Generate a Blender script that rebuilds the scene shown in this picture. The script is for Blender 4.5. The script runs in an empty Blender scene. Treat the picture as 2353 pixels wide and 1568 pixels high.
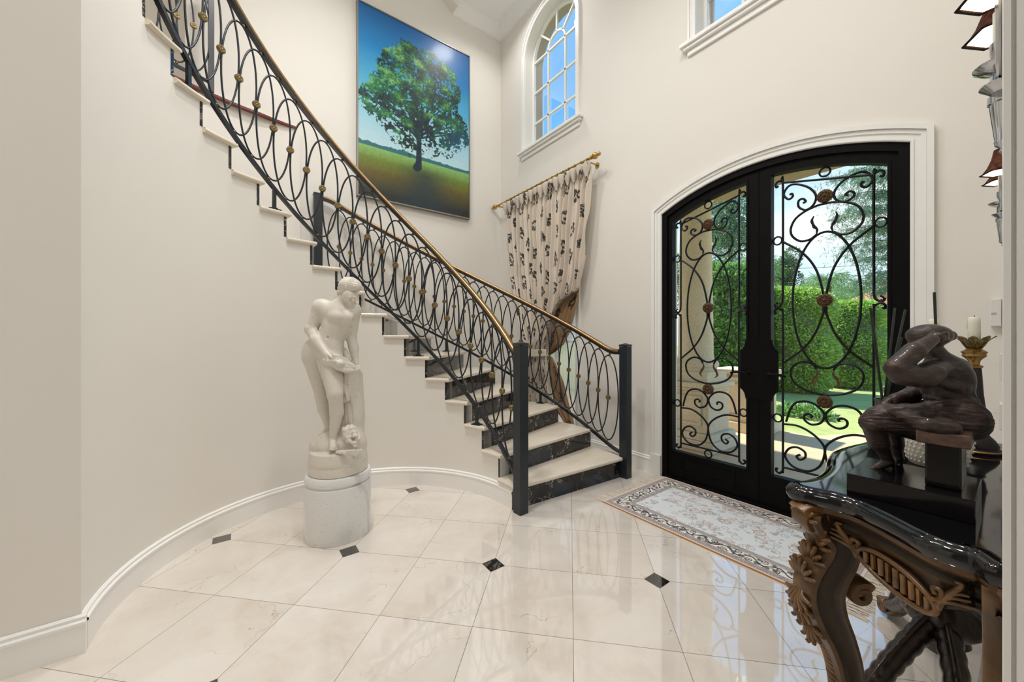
import bpy, math, random
import numpy as np
from math import sin, cos, pi, radians, sqrt, atan2, hypot
from mathutils import Vector, Matrix
from mathutils.geometry import tessellate_polygon

random.seed(7); RNG = np.random.default_rng(11)
SC = bpy.context.scene
COL = SC.collection

# ---------------------------------------------------------------- survey of the photograph (camera at the origin, height H)
F, CXP, Y0, YAW, H = 855.0, 1176.5, 777.0, radians(36.2), 1.3
FW = np.array([-cos(YAW), sin(YAW)]); RT = np.array([sin(YAW), cos(YAW)])
def ray(px, py):
    d = FW + RT*(px-CXP)/F
    return np.array([d[0], d[1], (Y0-py)/F])
def pt(px, py, dep): return np.array([0, 0, H]) + ray(px, py)*dep
def pty(px, py, y): r = ray(px, py); return np.array([0, 0, H]) + r*(y/r[1])
def ptx(px, py, x): r = ray(px, py); return np.array([0, 0, H]) + r*(x/r[0])
def ptz(px, py, z): r = ray(px, py); return np.array([0, 0, H]) + r*((z-H)/r[2])

# ---------------------------------------------------------------- mesh helpers
class MB:
    def __init__(s): s.v = []; s.f = []; s.col = None
    def add(s, V, Fs):
        o = len(s.v); s.v += [tuple(map(float, p)) for p in V]; s.f += [tuple(int(i)+o for i in f) for f in Fs]; return s
    def box(s, x0, x1, y0, y1, z0, z1):
        return s.add([(x0,y0,z0),(x1,y0,z0),(x1,y1,z0),(x0,y1,z0),(x0,y0,z1),(x1,y0,z1),(x1,y1,z1),(x0,y1,z1)],
                     [(3,2,1,0),(4,5,6,7),(0,1,5,4),(1,2,6,5),(2,3,7,6),(3,0,4,7)])
    def obox(s, c, sx, sy, sz, ang):   # box on base centre c, turned about z
        a, b = cos(ang), sin(ang); V = []
        for z in (0, sz):
            for x, y in ((-sx/2,-sy/2),(sx/2,-sy/2),(sx/2,sy/2),(-sx/2,sy/2)): V.append((c[0]+a*x-b*y, c[1]+b*x+a*y, c[2]+z))
        return s.add(V, [(3,2,1,0),(4,5,6,7),(0,1,5,4),(1,2,6,5),(2,3,7,6),(3,0,4,7)])
    def tube(s, pts, r, n=8, closed=False, flat=None, cap=True):
        P = np.asarray(pts, float); m = len(P)
        R = np.full(m, r, float) if np.isscalar(r) else np.asarray(r, float)
        if closed: T = np.roll(P, -1, 0)-np.roll(P, 1, 0)
        else: T = np.gradient(P, axis=0)
        T /= np.linalg.norm(T, axis=1)[:, None]+1e-12
        a = np.array([0, 0, 1.]) if abs(T[0][2]) < .9 else np.array([1., 0, 0])
        u = np.cross(T[0], a); u /= np.linalg.norm(u); V = []
        for i in range(m):
            u = u-T[i]*np.dot(u, T[i]); u /= np.linalg.norm(u)+1e-12; w = np.cross(T[i], u)
            for k in range(n):
                t = 2*pi*k/n; V.append(P[i]+R[i]*(cos(t)*u+sin(t)*w))
        Fs = []
        for i in range(m if closed else m-1):
            j = (i+1) % m
            for k in range(n): Fs.append((i*n+k, i*n+(k+1) % n, j*n+(k+1) % n, j*n+k))
        if not closed and cap: Fs += [tuple(range(n))[::-1], tuple((m-1)*n+k for k in range(n))]
        return s.add(V, Fs)
    def sweep(s, pts, prof, closed=False, up=(0, 0, 1)):   # prof: list of (side, up); side = T x up ; prof may be a function of i
        P = np.asarray(pts, float); m = len(P); up = np.array(up, float)
        T = (np.roll(P, -1, 0)-np.roll(P, 1, 0)) if closed else np.gradient(P, axis=0)
        T /= np.linalg.norm(T, axis=1)[:, None]+1e-12
        V = []; n = None
        for i in range(m):
            sd = np.cross(T[i], up); sd /= np.linalg.norm(sd)+1e-12; w = np.cross(sd, T[i])
            pr = prof(i) if callable(prof) else prof; n = len(pr)
            for a, b in pr: V.append(P[i]+a*sd+b*w)
        Fs = []
        for i in range(m if closed else m-1):
            j = (i+1) % m
            for k in range(n): Fs.append((i*n+k, i*n+(k+1) % n, j*n+(k+1) % n, j*n+k))
        if not closed: Fs += [tuple(range(n))[::-1], tuple((m-1)*n+k for k in range(n))]
        return s.add(V, Fs)
    def lathe(s, prof, c=(0, 0, 0), n=32, rad=None, loop=False):     # prof (r,z); rad(theta,r,z)->r
        V = []; Fs = []; m = len(prof)
        for r, z in prof:
            for k in range(n):
                t = 2*pi*k/n; q = rad(t, r, z) if rad else r
                V.append((c[0]+q*cos(t), c[1]+q*sin(t), c[2]+z))
        for i in range(m if loop else m-1):
            i2 = (i+1) % m
            for k in range(n): Fs.append((i*n+k, i*n+(k+1) % n, i2*n+(k+1) % n, i2*n+k))
        if not loop: Fs += [tuple(range(n))[::-1], tuple((m-1)*n+k for k in range(n))]
        return s.add(V, Fs)
    def ball(s, c, r, n=10, sc=(1, 1, 1)):
        prof = [(r*max(sin(pi*i/(n//2+1)), .02), -r*cos(pi*i/(n//2+1))) for i in range(n//2+2)]
        o = len(s.v); s.lathe(prof, (0, 0, 0), n)
        s.v[o:] = [(c[0]+x*sc[0], c[1]+y*sc[1], c[2]+z*sc[2]) for x, y, z in s.v[o:]]; return s
    def flat(s, loops, d0, d1, fn):   # loops in 2D (first outer, rest holes), extruded from d0 to d1, fn(a,b,d)->xyz
        L = [[Vector((a, b, 0)) for a, b in lp] for lp in loops]
        tri = tessellate_polygon(L); pts = [p for lp in loops for p in lp]; n = len(pts)
        V = [fn(a, b, d0) for a, b in pts]+[fn(a, b, d1) for a, b in pts]
        Fs = [tuple(t) for t in tri]+[tuple(i+n for i in t[::-1]) for t in tri]; o = 0
        for lp in loops:
            m = len(lp)
            for i in range(m): j = (i+1) % m; Fs.append((o+i, o+j, n+o+j, n+o+i))
            o += m
        return s.add(V, Fs)
    def grid(s, G):   # G array (a,b,3)
        a, b = G.shape[:2]; o = len(s.v); s.v += [tuple(p) for p in G.reshape(-1, 3).tolist()]
        s.f += [(o+i*b+j, o+i*b+j+1, o+(i+1)*b+j+1, o+(i+1)*b+j) for i in range(a-1) for j in range(b-1)]; return s
    def xf(s, M, start=0):
        s.v[start:] = [tuple(M @ Vector(p)) for p in s.v[start:]]; return s
    def build(s, name, mat, parent=None, smooth=40, recalc=True, colors=None):
        off = Vector((0, 0, 0))
        if parent is not None:
            q = parent
            while q is not None: off += q.location; q = q.parent
        me = bpy.data.meshes.new(name)
        V = np.asarray(s.v, np.float64)-np.array(off)
        me.from_pydata(V.tolist(), [], s.f)
        if recalc:
            import bmesh
            bm = bmesh.new(); bm.from_mesh(me); bmesh.ops.recalc_face_normals(bm, faces=bm.faces); bm.to_mesh(me); bm.free()
        if smooth:
            me.polygons.foreach_set('use_smooth', [True]*len(me.polygons)); me.set_sharp_from_angle(angle=radians(smooth))
        if colors is not None:
            at = me.color_attributes.new('Col', 'FLOAT_COLOR', 'POINT')
            c4 = np.ones((len(me.vertices), 4), np.float32); c4[:, :3] = colors; at.data.foreach_set('color', c4.ravel())
        me.update()
        o = bpy.data.objects.new(name, me); COL.objects.link(o)
        if mat: me.materials.append(mat)
        if parent is not None: o.parent = parent
        return o

def thing(name, label, cat, loc=(0, 0, 0), group=None):
    o = bpy.data.objects.new(name, None); COL.objects.link(o); o.location = loc; o.empty_display_size = .1
    o['label'] = label; o['category'] = cat
    if group: o['group'] = group
    return o
def tag(o, label, cat, group=None):
    o['label'] = label; o['category'] = cat
    if group: o['group'] = group
    return o
def struct(o): o['kind'] = 'structure'; return o
def dup(o, parent=None, loc=None, rz=None):
    c = o.copy(); COL.objects.link(c); c.parent = parent
    if loc is not None: c.location = loc
    if rz is not None: c.rotation_euler = (0, 0, rz)
    for ch in list(o.children): dup(ch, c)
    return c
def bevel(o, w, seg=2):
    m = o.modifiers.new('bevel', 'BEVEL'); m.width = w; m.segments = seg; m.limit_method = 'ANGLE'; m.angle_limit = radians(35); return o

def spline(pts, per=8, closed=False):
    P = np.asarray(pts, float); m = len(P); out = []
    rng = range(m) if closed else range(m-1)
    for i in rng:
        if closed: p0, p1, p2, p3 = P[(i-1) % m], P[i], P[(i+1) % m], P[(i+2) % m]
        else:
            p1, p2 = P[i], P[i+1]; p0 = P[i-1] if i > 0 else 2*p1-p2; p3 = P[i+2] if i+2 < m else 2*p2-p1
        for t in np.arange(per)/per:
            out.append(.5*((2*p1)+(-p0+p2)*t+(2*p0-5*p1+4*p2-p3)*t*t+(-p0+3*p1-3*p2+p3)*t**3))
    if not closed: out.append(P[-1])
    return np.array(out)

# ---------------------------------------------------------------- signed distance bodies -> surface nets
def sdf_mesh(prims, h, pad=.02, relax=2):
    lo = np.full(3, 1e9); hi = -lo
    for p in prims:
        if p[0] == 'c':
            R = max(p[3], p[4]); a, b = np.array(p[1]), np.array(p[2]); l, u = np.minimum(a, b)-R, np.maximum(a, b)+R
        else: R = max(p[2]); l, u = np.array(p[1])-R, np.array(p[1])+R
        lo = np.minimum(lo, l); hi = np.maximum(hi, u)
    lo -= pad; hi += pad; n = np.ceil((hi-lo)/h).astype(int)+1
    D = np.full(n, .08, np.float32); ax = [lo[i]+h*np.arange(n[i]) for i in range(3)]
    for p in prims:
        k = p[5]
        if p[0] == 'c':
            R = max(p[3], p[4]); a, b = np.array(p[1], float), np.array(p[2], float); l, u = np.minimum(a, b)-R, np.maximum(a, b)+R
        else: R = max(p[2]); a = np.array(p[1], float); l, u = a-R, a+R
        m = k+.03
        i0 = np.maximum(((l-m-lo)/h).astype(int), 0); i1 = np.minimum(((u+m-lo)/h).astype(int)+2, n)
        X = np.stack(np.meshgrid(*[ax[i][i0[i]:i1[i]] for i in range(3)], indexing='ij'), -1)
        if p[0] == 'c':
            ab = b-a; L2 = ab@ab+1e-12; t = np.clip(((X-a)@ab)/L2, 0, 1)
            d = np.linalg.norm(X-a-t[..., None]*ab, axis=-1)-(p[3]+(p[4]-p[3])*t)
        else:
            r = np.array(p[2], float); q = X-a
            if p[3] is not None: q = q@np.array(p[3])
            k0 = np.linalg.norm(q/r, axis=-1); k1 = np.linalg.norm(q/(r*r), axis=-1)+1e-9; d = k0*(k0-1)/k1
        sl = tuple(slice(i0[i], i1[i]) for i in range(3)); A = D[sl]
        if p[0] == 'x':      # carve an ellipsoid away
            d = -d; hh = np.clip(.5-.5*(A-d)/k, 0, 1); D[sl] = A*(1-hh)+d*hh+k*hh*(1-hh)
        else:
            hh = np.clip(.5+.5*(A-d)/k, 0, 1); D[sl] = A*(1-hh)+d*hh-k*hh*(1-hh)
    S = D < 0; c = np.zeros(n-1, np.int8)
    for i in (0, 1):
        for j in (0, 1):
            for k in (0, 1): c += S[i:n[0]-1+i, j:n[1]-1+j, k:n[2]-1+k]
    mask = (c > 0) & (c < 8); idx = np.full(n-1, -1, np.int64); cells = np.argwhere(mask); idx[mask] = np.arange(len(cells))
    acc = np.zeros((len(cells), 3)); cnt = np.zeros(len(cells)); cor = np.array([(i, j, k) for i in (0, 1) for j in (0, 1) for k in (0, 1)])
    for ea in cor:
        for axx in range(3):
            if ea[axx]: continue
            eb = ea.copy(); eb[axx] = 1
            da = D[tuple((cells+ea).T)]; db = D[tuple((cells+eb).T)]; cr = (da < 0) != (db < 0)
            t = (da/(da-db+1e-12))[cr]; acc[cr] += ea+t[:, None]*(eb-ea); cnt[cr] += 1
    V = lo+h*(cells+acc/cnt[:, None]); Fs = []
    for axx in range(3):
        u, v = (axx+1) % 3, (axx+2) % 3
        a = np.argwhere(np.take(S, range(n[axx]-1), axx) != np.take(S, range(1, n[axx]), axx))
        a = a[(a[:, u] > 0) & (a[:, v] > 0) & (a[:, u] < n[u]-1) & (a[:, v] < n[v]-1)]
        eu = np.zeros(3, int); eu[u] = 1; ev = np.zeros(3, int); ev[v] = 1
        q = np.stack([idx[tuple((a-eu-ev).T)], idx[tuple((a-ev).T)], idx[tuple(a.T)], idx[tuple((a-eu).T)]], 1)
        s = S[tuple(a.T)]; q[~s] = q[~s][:, ::-1]; Fs.append(q)
    Q = np.concatenate(Fs)
    for _ in range(relax):
        N = np.zeros_like(V); w = np.zeros(len(V))
        for i in range(4):
            np.add.at(N, Q[:, i], V[Q[:, (i+1) % 4]]); np.add.at(w, Q[:, i], 1); np.add.at(N, Q[:, i], V[Q[:, (i-1) % 4]]); np.add.at(w, Q[:, i], 1)
        V = .6*V+.4*N/np.maximum(w, 1)[:, None]
    mb = MB(); mb.v = V.tolist(); mb.f = [tuple(q) for q in Q.tolist()]; return mb
# ---------------------------------------------------------------- materials
class NT:
    def __init__(s, name):
        s.m = bpy.data.materials.new(name); s.m.use_nodes = True; s.t = s.m.node_tree; s.t.nodes.clear()
        s.out = s.t.nodes.new('ShaderNodeOutputMaterial')
    def n(s, typ, ins=None, **kw):
        nd = s.t.nodes.new('ShaderNode'+typ)
        for k, v in kw.items(): setattr(nd, k, v)
        for k, v in (ins or {}).items(): s.set(nd.inputs[k], v)
        return nd
    def set(s, sock, v):
        if isinstance(v, bpy.types.NodeSocket): s.t.links.new(v, sock)
        elif isinstance(v, bpy.types.Node): s.t.links.new(v.outputs[0], sock)
        else:
            if hasattr(sock, 'default_value') and hasattr(sock.default_value, '__len__') and not isinstance(v, str):
                v = tuple(v); v = v+(1,) if len(sock.default_value) == 4 and len(v) == 3 else v
            sock.default_value = v
    def math(s, op, a, b=0, c=0): return s.n('Math', {0: a, 1: b, 2: c}, operation=op).outputs[0]
    def mix(s, f, a, b): 
        nd = s.n('Mix', data_type='RGBA'); s.set(nd.inputs[0], f); s.set(nd.inputs[6], a); s.set(nd.inputs[7], b); return nd.outputs[2]
    def ramp(s, f, stops):
        nd = s.n('ValToRGB', {0: f}); e = nd.color_ramp.elements
        while len(e) < len(stops): e.new(.5)
        for i, (p, c) in enumerate(stops): e[i].position = p; e[i].color = tuple(c)+(1,) if not np.isscalar(c) else (c, c, c, 1)
        return nd.outputs[0]
    def noise(s, sc, det=4, vec=None, rough=.55, dist=0):
        nd = s.n('TexNoise', {'Scale': sc, 'Detail': det, 'Roughness': rough, 'Distortion': dist})
        if vec is not None: s.set(nd.inputs['Vector'], vec)
        return nd
    def pos(s): return s.n('NewGeometry').outputs['Position']
    def obj(s): return s.n('TexCoord').outputs['Object']
    def bsdf(s, col, rough=.5, metal=0, bump=None, bs=.1, bd=.01, coat=0, spec=.5, extra=None):
        p = s.n('BsdfPrincipled', {'Base Color': col, 'Roughness': rough, 'Metallic': metal, 'Coat Weight': coat, 'Specular IOR Level': spec})
        p.inputs['Coat Roughness'].default_value = .05
        for k, v in (extra or {}).items(): s.set(p.inputs[k], v)
        if bump is not None:
            b = s.n('Bump', {'Height': bump, 'Strength': bs, 'Distance': bd}); s.set(p.inputs['Normal'], b.outputs[0])
        s.set(s.out.inputs[0], p.outputs[0]); return p

def simple(name, col, rough=.5, metal=0, vary=.06, nscale=8, bs=.05, coat=0, spec=.5, bscale=None):
    t = NT(name); v = t.obj(); nz = t.noise(nscale, 4, v)
    c2 = tuple(min(1, c*(1+vary)) for c in col); c1 = tuple(c*(1-vary) for c in col)
    b = t.noise(bscale or nscale*8, 3, v)
    t.bsdf(t.ramp(nz, [(.3, c1), (.7, c2)]), rough, metal, b.outputs[0], bs, .002, coat, spec); return t.m
def S(r, g, b):   # sRGB 0-255 to linear
    f = lambda c: (c/255/12.92 if c/255 <= .04045 else ((c/255+.055)/1.055)**2.4); return (f(r), f(g), f(b))

WALL = simple('cream_wall_paint', S(239, 235, 228), .65, vary=.012, nscale=1.2, bs=.03, bscale=300)
TRIM = simple('white_trim_paint', S(248, 247, 244), .35, vary=.01, nscale=3, bs=.01)
CEIL = simple('ceiling_paint', S(250, 250, 250), .7, vary=.01, nscale=2, bs=.02)
IRON = simple('dark_wrought_iron', (.010, .015, .022), .34, .0, vary=.25, nscale=25, bs=.12, spec=.55)
GRILLE = simple('black_forged_grille', (.004, .005, .007), .4, .0, vary=.25, nscale=25, bs=.12, spec=.3)
DOORM = simple('black_door_steel', (.003, .003, .003), .5, .0, vary=.2, nscale=20, bs=.08, spec=.12)
BRASS = simple('antique_brass', S(176, 140, 84), .3, .9, vary=.25, nscale=30, bs=.1)
RAILB = simple('bronze_handrail', S(156, 126, 88), .3, .9, vary=.2, nscale=14, bs=.05)
ROSE = simple('aged_brass_rosette', S(138, 120, 82), .38, .85, vary=.5, nscale=90, bs=.3)
OROSE = simple('rust_bronze_rosette', S(92, 68, 44), .5, .5, vary=.4, nscale=60, bs=.4)
GOLDROD = simple('polished_brass_rod', S(196, 160, 92), .2, .95, vary=.15, nscale=20, bs=.03)
CHROME = simple('brushed_nickel', S(190, 192, 196), .16, 1, vary=.05, nscale=40, bs=.02)
CANDLE = simple('ivory_candle_wax', S(236, 234, 216), .45, vary=.03, nscale=30, bs=.1)
PLASTIC = simple('white_plastic', S(236, 232, 230), .4, vary=.01, nscale=5, bs=.01)
STONE = simple('cast_stone', S(216, 200, 172), .85, vary=.1, nscale=40, bs=.5, bscale=160)
SURR = simple('brown_stucco', S(150, 134, 116), .9, vary=.08, nscale=30, bs=.4)
PAVE = simple('pale_paving', S(196, 168, 134), .85, vary=.06, nscale=4, bs=.2)
CURTIE = simple('curtain_band_cloth', S(225, 216, 205), .85, vary=.06, nscale=30, bs=.3)
SHADEIN = NT('lit_shade_lining')
SHADEIN.set(SHADEIN.out.inputs[0], SHADEIN.n('Emission', {'Color': (1, .86, .62, 1), 'Strength': 3.2}).outputs[0]); SHADEIN = SHADEIN.m
REDW = simple('mahogany_nosing', S(110, 44, 32), .3, vary=.25, nscale=18, bs=.05, coat=.4)
VASE = simple('smoke_green_ceramic', S(66, 72, 64), .3, vary=.2, nscale=12, bs=.1)
REED = simple('dark_green_reed', (.012, .022, .014), .5, vary=.3, nscale=30, bs=.1)
LEAFM = simple('orchid_leaf', S(90, 128, 60), .35, vary=.15, nscale=14, bs=.1)
POTM = simple('white_hobnail_glaze', S(232, 226, 214), .25, vary=.02, nscale=10, bs=.02, coat=.3)
TASSEL = simple('cream_fringe_yarn', S(226, 216, 200), .9, vary=.08, nscale=60, bs=.3)
ROADW = simple('utility_wire', (.03, .03, .035), .6)
HOUSE = simple('white_stucco_house', S(236, 232, 226), .9, vary=.03, nscale=4, bs=.2)
ROOF = simple('terracotta_roof', S(190, 116, 84), .8, vary=.25, nscale=20, bs=.5)
BARK = simple('brown_bark', S(92, 74, 58), .9, vary=.3, nscale=14, bs=.6)

def marble_white(name, base, vein, amount, vs, rough, tilt):
    t = NT(name); v = t.obj()
    mp = t.n('Mapping', {'Vector': v}); mp.inputs['Rotation'].default_value = tilt; mp.inputs['Scale'].default_value = (1, 1, .32)
    nz = t.noise(vs, 8, mp.outputs[0], .6, 1.2)
    c = t.ramp(nz, [(.0, vein), (amount, tuple(.5*(a+b) for a, b in zip(vein, base))), (amount+.1, base), (1, base)])
    sp = t.noise(75, 2, v); c = t.mix(t.ramp(sp, [(.64, 0), (.74, .4)]), c, vein)
    t.bsdf(c, rough, 0, t.noise(60, 3, v).outputs[0], .12, .003); return t.m
MARB = marble_white('carrara_figure_marble', S(222, 215, 204), S(150, 142, 132), .22, 9, .45, (.5, .4, 0))
PEDM = marble_white('veined_pedestal_marble', S(230, 230, 228), S(120, 122, 126), .36, 4, .16, (.2, .75, .4))
TREAD = simple('cream_stone_tread', S(228, 217, 200), .12, vary=.05, nscale=5, bs=.02)

def black_marble():
    t = NT('black_veined_marble'); v = t.pos()
    nz = t.noise(4, 5, v); w = t.n('VectorMath', {0: v, 1: nz.outputs['Color']}, operation='ADD')
    mp = t.n('Mapping', {'Vector': w.outputs[0]}); mp.inputs['Scale'].default_value = (1, 1, .55); mp.inputs['Rotation'].default_value = (.5, .3, .2)
    vo = t.n('TexVoronoi', {'Vector': mp.outputs[0], 'Scale': 5.5}, feature='DISTANCE_TO_EDGE')
    line = t.ramp(vo.outputs[0], [(.0, 1), (.014, .6), (.03, 0)]); mk = t.ramp(t.noise(5, 3, v), [(.46, 0), (.58, 1)])
    vo2 = t.n('TexVoronoi', {'Vector': w.outputs[0], 'Scale': 24}, feature='DISTANCE_TO_EDGE')
    l2 = t.math('MULTIPLY', t.ramp(vo2.outputs[0], [(.0, .8), (.02, 0)]), t.ramp(t.noise(11, 3, v), [(.55, 0), (.64, 1)]))
    f = t.math('MAXIMUM', t.math('MULTIPLY', line, mk), l2)
    t.bsdf(t.mix(f, (.012, .012, .014), S(205, 200, 190)), .07, 0); return t.m
BLKM = black_marble()

def floor_mat():
    t = NT('polished_marble_tile'); v = t.pos(); sx = t.n('SeparateXYZ', {0: v}); X, Y = sx.outputs[0], sx.outputs[1]
    q = .70710678
    u = t.math('MULTIPLY', t.math('ADD', X, Y), q); w = t.math('MULTIPLY', t.math('SUBTRACT', Y, X), q)
    U = t.math('DIVIDE', t.math('ADD', u, .432), .4475); V = t.math('DIVIDE', t.math('SUBTRACT', w, 2.090), .4625)
    def dist(a, size):   # metres to the nearest line of a
        f = t.math('FRACT', t.math('ADD', a, .5)); return t.math('MULTIPLY', t.math('ABSOLUTE', t.math('SUBTRACT', f, .5)), size)
    du, dv = dist(U, .4475), dist(V, .4625); grout = t.math('LESS_THAN', t.math('MINIMUM', du, dv), .0014)
    Uh, Vh = dist(t.math('MULTIPLY', U, .5), .895), dist(t.math('MULTIPLY', V, .5), .925)
    d1 = t.math('ADD', Uh, Vh); inset = t.math('LESS_THAN', d1, .0655); rim = t.math('LESS_THAN', d1, .068)
    cell = t.n('CombineXYZ', {0: t.math('FLOOR', U), 1: t.math('FLOOR', V)}); wn = t.n('TexWhiteNoise', {'Vector': cell.outputs[0]}, noise_dimensions='2D')
    off = t.n('VectorMath', {0: v, 1: t.n('VectorMath', {0: wn.outputs['Color'], 1: (9, 9, 9)}, operation='MULTIPLY').outputs[0]}, operation='ADD').outputs[0]
    cl = t.noise(2.6, 6, off, .6, .6)
    base = t.ramp(cl, [(.25, S(216, 202, 189)), (.5, S(232, 224, 215)), (.75, S(242, 238, 232))])
    base = t.mix(t.math('MULTIPLY', wn.outputs['Value'], .35), base, S(226, 213, 199))
    wob = t.n('VectorMath', {0: off, 1: t.n('VectorMath', {0: t.noise(5, 5, off).outputs['Color'], 1: (.32, .32, .32)}, operation='MULTIPLY').outputs[0]}, operation='ADD').outputs[0]
    vo = t.n('TexVoronoi', {'Vector': wob, 'Scale': 3.1}, feature='DISTANCE_TO_EDGE')
    crack = t.math('MULTIPLY', t.ramp(vo.outputs[0], [(0, .75), (.006, 0)]), t.ramp(t.noise(3.5, 2, off), [(.5, 0), (.62, 1)]))
    base = t.mix(crack, base, S(150, 128, 104))
    wisp = t.ramp(t.noise(14, 7, off, .7, 2.), [(.6, 0), (.7, .35)]); base = t.mix(wisp, base, S(246, 240, 232))
    c = t.mix(grout, base, S(150, 138, 122)); c = t.mix(rim, c, S(150, 138, 122))
    vb = t.n('TexVoronoi', {'Vector': wob, 'Scale': 22}, feature='DISTANCE_TO_EDGE'); blk = t.mix(t.ramp(vb.outputs[0], [(0, .5), (.02, 0)]), (.014, .013, .012), S(150, 140, 130))
    c = t.mix(inset, c, blk)
    t.bsdf(c, .04, 0, coat=1, spec=.95).inputs['Coat Roughness'].default_value = .015; return t.m
FLOOR = floor_mat()

def wood_carved(name, dark, gold, coat):
    t = NT(name); g = t.n('NewGeometry'); v = t.obj()
    ed = t.ramp(g.outputs['Pointiness'], [(.515, 0), (.60, 1)])
    f = t.math('MULTIPLY', ed, t.ramp(t.noise(18, 4, v), [(.3, .2), (.65, .85)]))
    c = t.mix(f, t.ramp(t.noise(9, 5, v), [(.3, dark), (.7, tuple(1.9*a for a in dark))]), gold)
    t.bsdf(c, .36, 0, t.noise(60, 4, v).outputs[0], .25, .003, coat, .5); return t.m
def bronze_mat(name, dark, gold, coat):
    t = NT(name); g = t.n('NewGeometry'); v = t.obj(); mp = t.n('Mapping', {'Vector': v}); mp.inputs['Rotation'].default_value = (.3, .5, .4); mp.inputs['Scale'].default_value = (1, 1, 2.6)
    ed = t.ramp(g.outputs['Pointiness'], [(.50, 0), (.58, 1)]); rub = t.ramp(t.noise(26, 7, mp.outputs[0], .65, .8), [(.5, 0), (.68, .75)])
    f = t.math('MAXIMUM', t.math('MULTIPLY', ed, t.ramp(t.noise(30, 4, v), [(.3, .2), (.65, 1)])), t.math('MULTIPLY', rub, .55))
    c = t.mix(f, t.ramp(t.noise(9, 5, v), [(.3, dark), (.7, tuple(1.9*a for a in dark))]), gold)
    t.bsdf(c, t.ramp(t.noise(40, 4, v), [(.3, .30), (.7, .48)]), 0, t.noise(70, 5, mp.outputs[0], .7).outputs[0], .45, .004, coat, .5); return t.m
CARVED = wood_carved('gilt_worn_carved_wood', (.020, .011, .005), S(150, 108, 62), .12)
DARKW = wood_carved('dark_carved_wood', (.012, .007, .005), S(72, 50, 36), .35)
BRONZE = bronze_mat('dark_bronze_patina', (.017, .0115, .011), S(126, 98, 84), .15)
BRONZE.node_tree.nodes['Principled BSDF'].inputs['Metallic'].default_value = .35
TOPM = simple('black_lacquer_top', (.004, .004, .005), .06, vary=.3, nscale=4, bs=.0, coat=0, spec=.6)
BASEM = simple('black_stone_base', (.006, .005, .006), .12, vary=.3, nscale=12, bs=.02, coat=0, spec=.4)
STEMM = simple('dark_speckled_stem', (.014, .010, .010), .3, vary=.6, nscale=70, bs=.2)

def glass():
    t = NT('clear_pane_glass'); fr = t.n('Fresnel', {'IOR': 1.45})
    tr = t.n('BsdfTransparent', {'Color': (.97, .985, .98)}); gl = t.n('BsdfGlossy', {'Color': (1, 1, 1), 'Roughness': .01})
    mx = t.n('MixShader', {0: t.math('MULTIPLY', fr, .35), 1: tr, 2: gl}); t.set(t.out.inputs[0], mx.outputs[0]); return t.m
GLASS = glass()
def sheer():
    t = NT('white_sheer_voile'); d = t.n('BsdfDiffuse', {'Color': S(238, 238, 240)}); tl = t.n('BsdfTranslucent', {'Color': S(238, 240, 244)})
    m1 = t.n('MixShader', {0: .5, 1: d.outputs[0], 2: tl.outputs[0]}); tr = t.n('BsdfTransparent')
    mx = t.n('MixShader', {0: .22, 1: m1.outputs[0], 2: tr.outputs[0]}); t.set(t.out.inputs[0], mx.outputs[0]); return t.m
SHEER = sheer()
def shade_mat():
    t = NT('brown_mica_lampshade'); v = t.obj(); c = t.ramp(t.noise(45, 4, v), [(.35, S(80, 54, 48)), (.65, S(132, 92, 76))])
    d = t.n('BsdfDiffuse', {'Color': c}); tl = t.n('BsdfTranslucent', {'Color': c}); mx = t.n('MixShader', {0: .4, 1: d.outputs[0], 2: tl.outputs[0]}); t.set(t.out.inputs[0], mx.outputs[0]); return t.m
SHADE = shade_mat()
def vcol(name, rough, coat=0, bump=None, sheen=0, trans=0):
    t = NT(name); a = t.n('VertexColor'); a.layer_name = 'Col'
    b = t.noise(bump, 3, t.obj()).outputs[0] if bump else None
    p = t.bsdf(a.outputs[0], rough, 0, b, .25, .002, coat)
    if sheen: p.inputs['Sheen Weight'].default_value = sheen
    if trans:
        tl = t.n('BsdfTranslucent', {'Color': a.outputs[0]}); mx = t.n('MixShader', {0: trans, 1: p.outputs[0], 2: tl.outputs[0]}); t.set(t.out.inputs[0], mx.outputs[0])
    return t.m
PAINT = vcol('glossy_painted_canvas', .4, .22)
PAINT.node_tree.nodes['Principled BSDF'].inputs['Coat Roughness'].default_value = .16
RUGM = vcol('woven_rug_pile', .9, 0, 500)
CURT = vcol('printed_curtain_cloth', .85, 0, 160, 0, .12)
LINING = vcol('tan_curtain_lining', .8, 0, 160)
def leaf_mat(name, a, b, c):
    t = NT(name); g = t.n('NewGeometry'); col = t.ramp(g.outputs['Random Per Island'], [(0, a), (.5, b), (1, c)])
    d = t.n('BsdfDiffuse', {'Color': col}); tl = t.n('BsdfTranslucent', {'Color': col}); gl = t.n('BsdfGlossy', {'Color': (1, 1, 1), 'Roughness': .45})
    m1 = t.n('MixShader', {0: .35, 1: d.outputs[0], 2: tl.outputs[0]}); m2 = t.n('MixShader', {0: .06, 1: m1.outputs[0], 2: gl.outputs[0]}); t.set(t.out.inputs[0], m2.outputs[0]); return t.m
HEDGE = leaf_mat('bright_hedge_leaf', S(116, 156, 54), S(160, 200, 80), S(208, 234, 128))
BUSH = leaf_mat('dark_bush_leaf', S(70, 118, 52), S(108, 158, 74), S(164, 204, 104))
PINE = leaf_mat('pine_needle', S(70, 104, 88), S(98, 134, 104), S(136, 168, 122))
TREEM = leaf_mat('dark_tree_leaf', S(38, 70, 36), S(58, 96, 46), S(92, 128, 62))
PALM = leaf_mat('palm_frond', S(84, 124, 74), S(110, 150, 92), S(150, 184, 120))
FLOW = leaf_mat('white_pink_petals', S(240, 230, 226), S(236, 190, 190), S(246, 240, 238))
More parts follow.
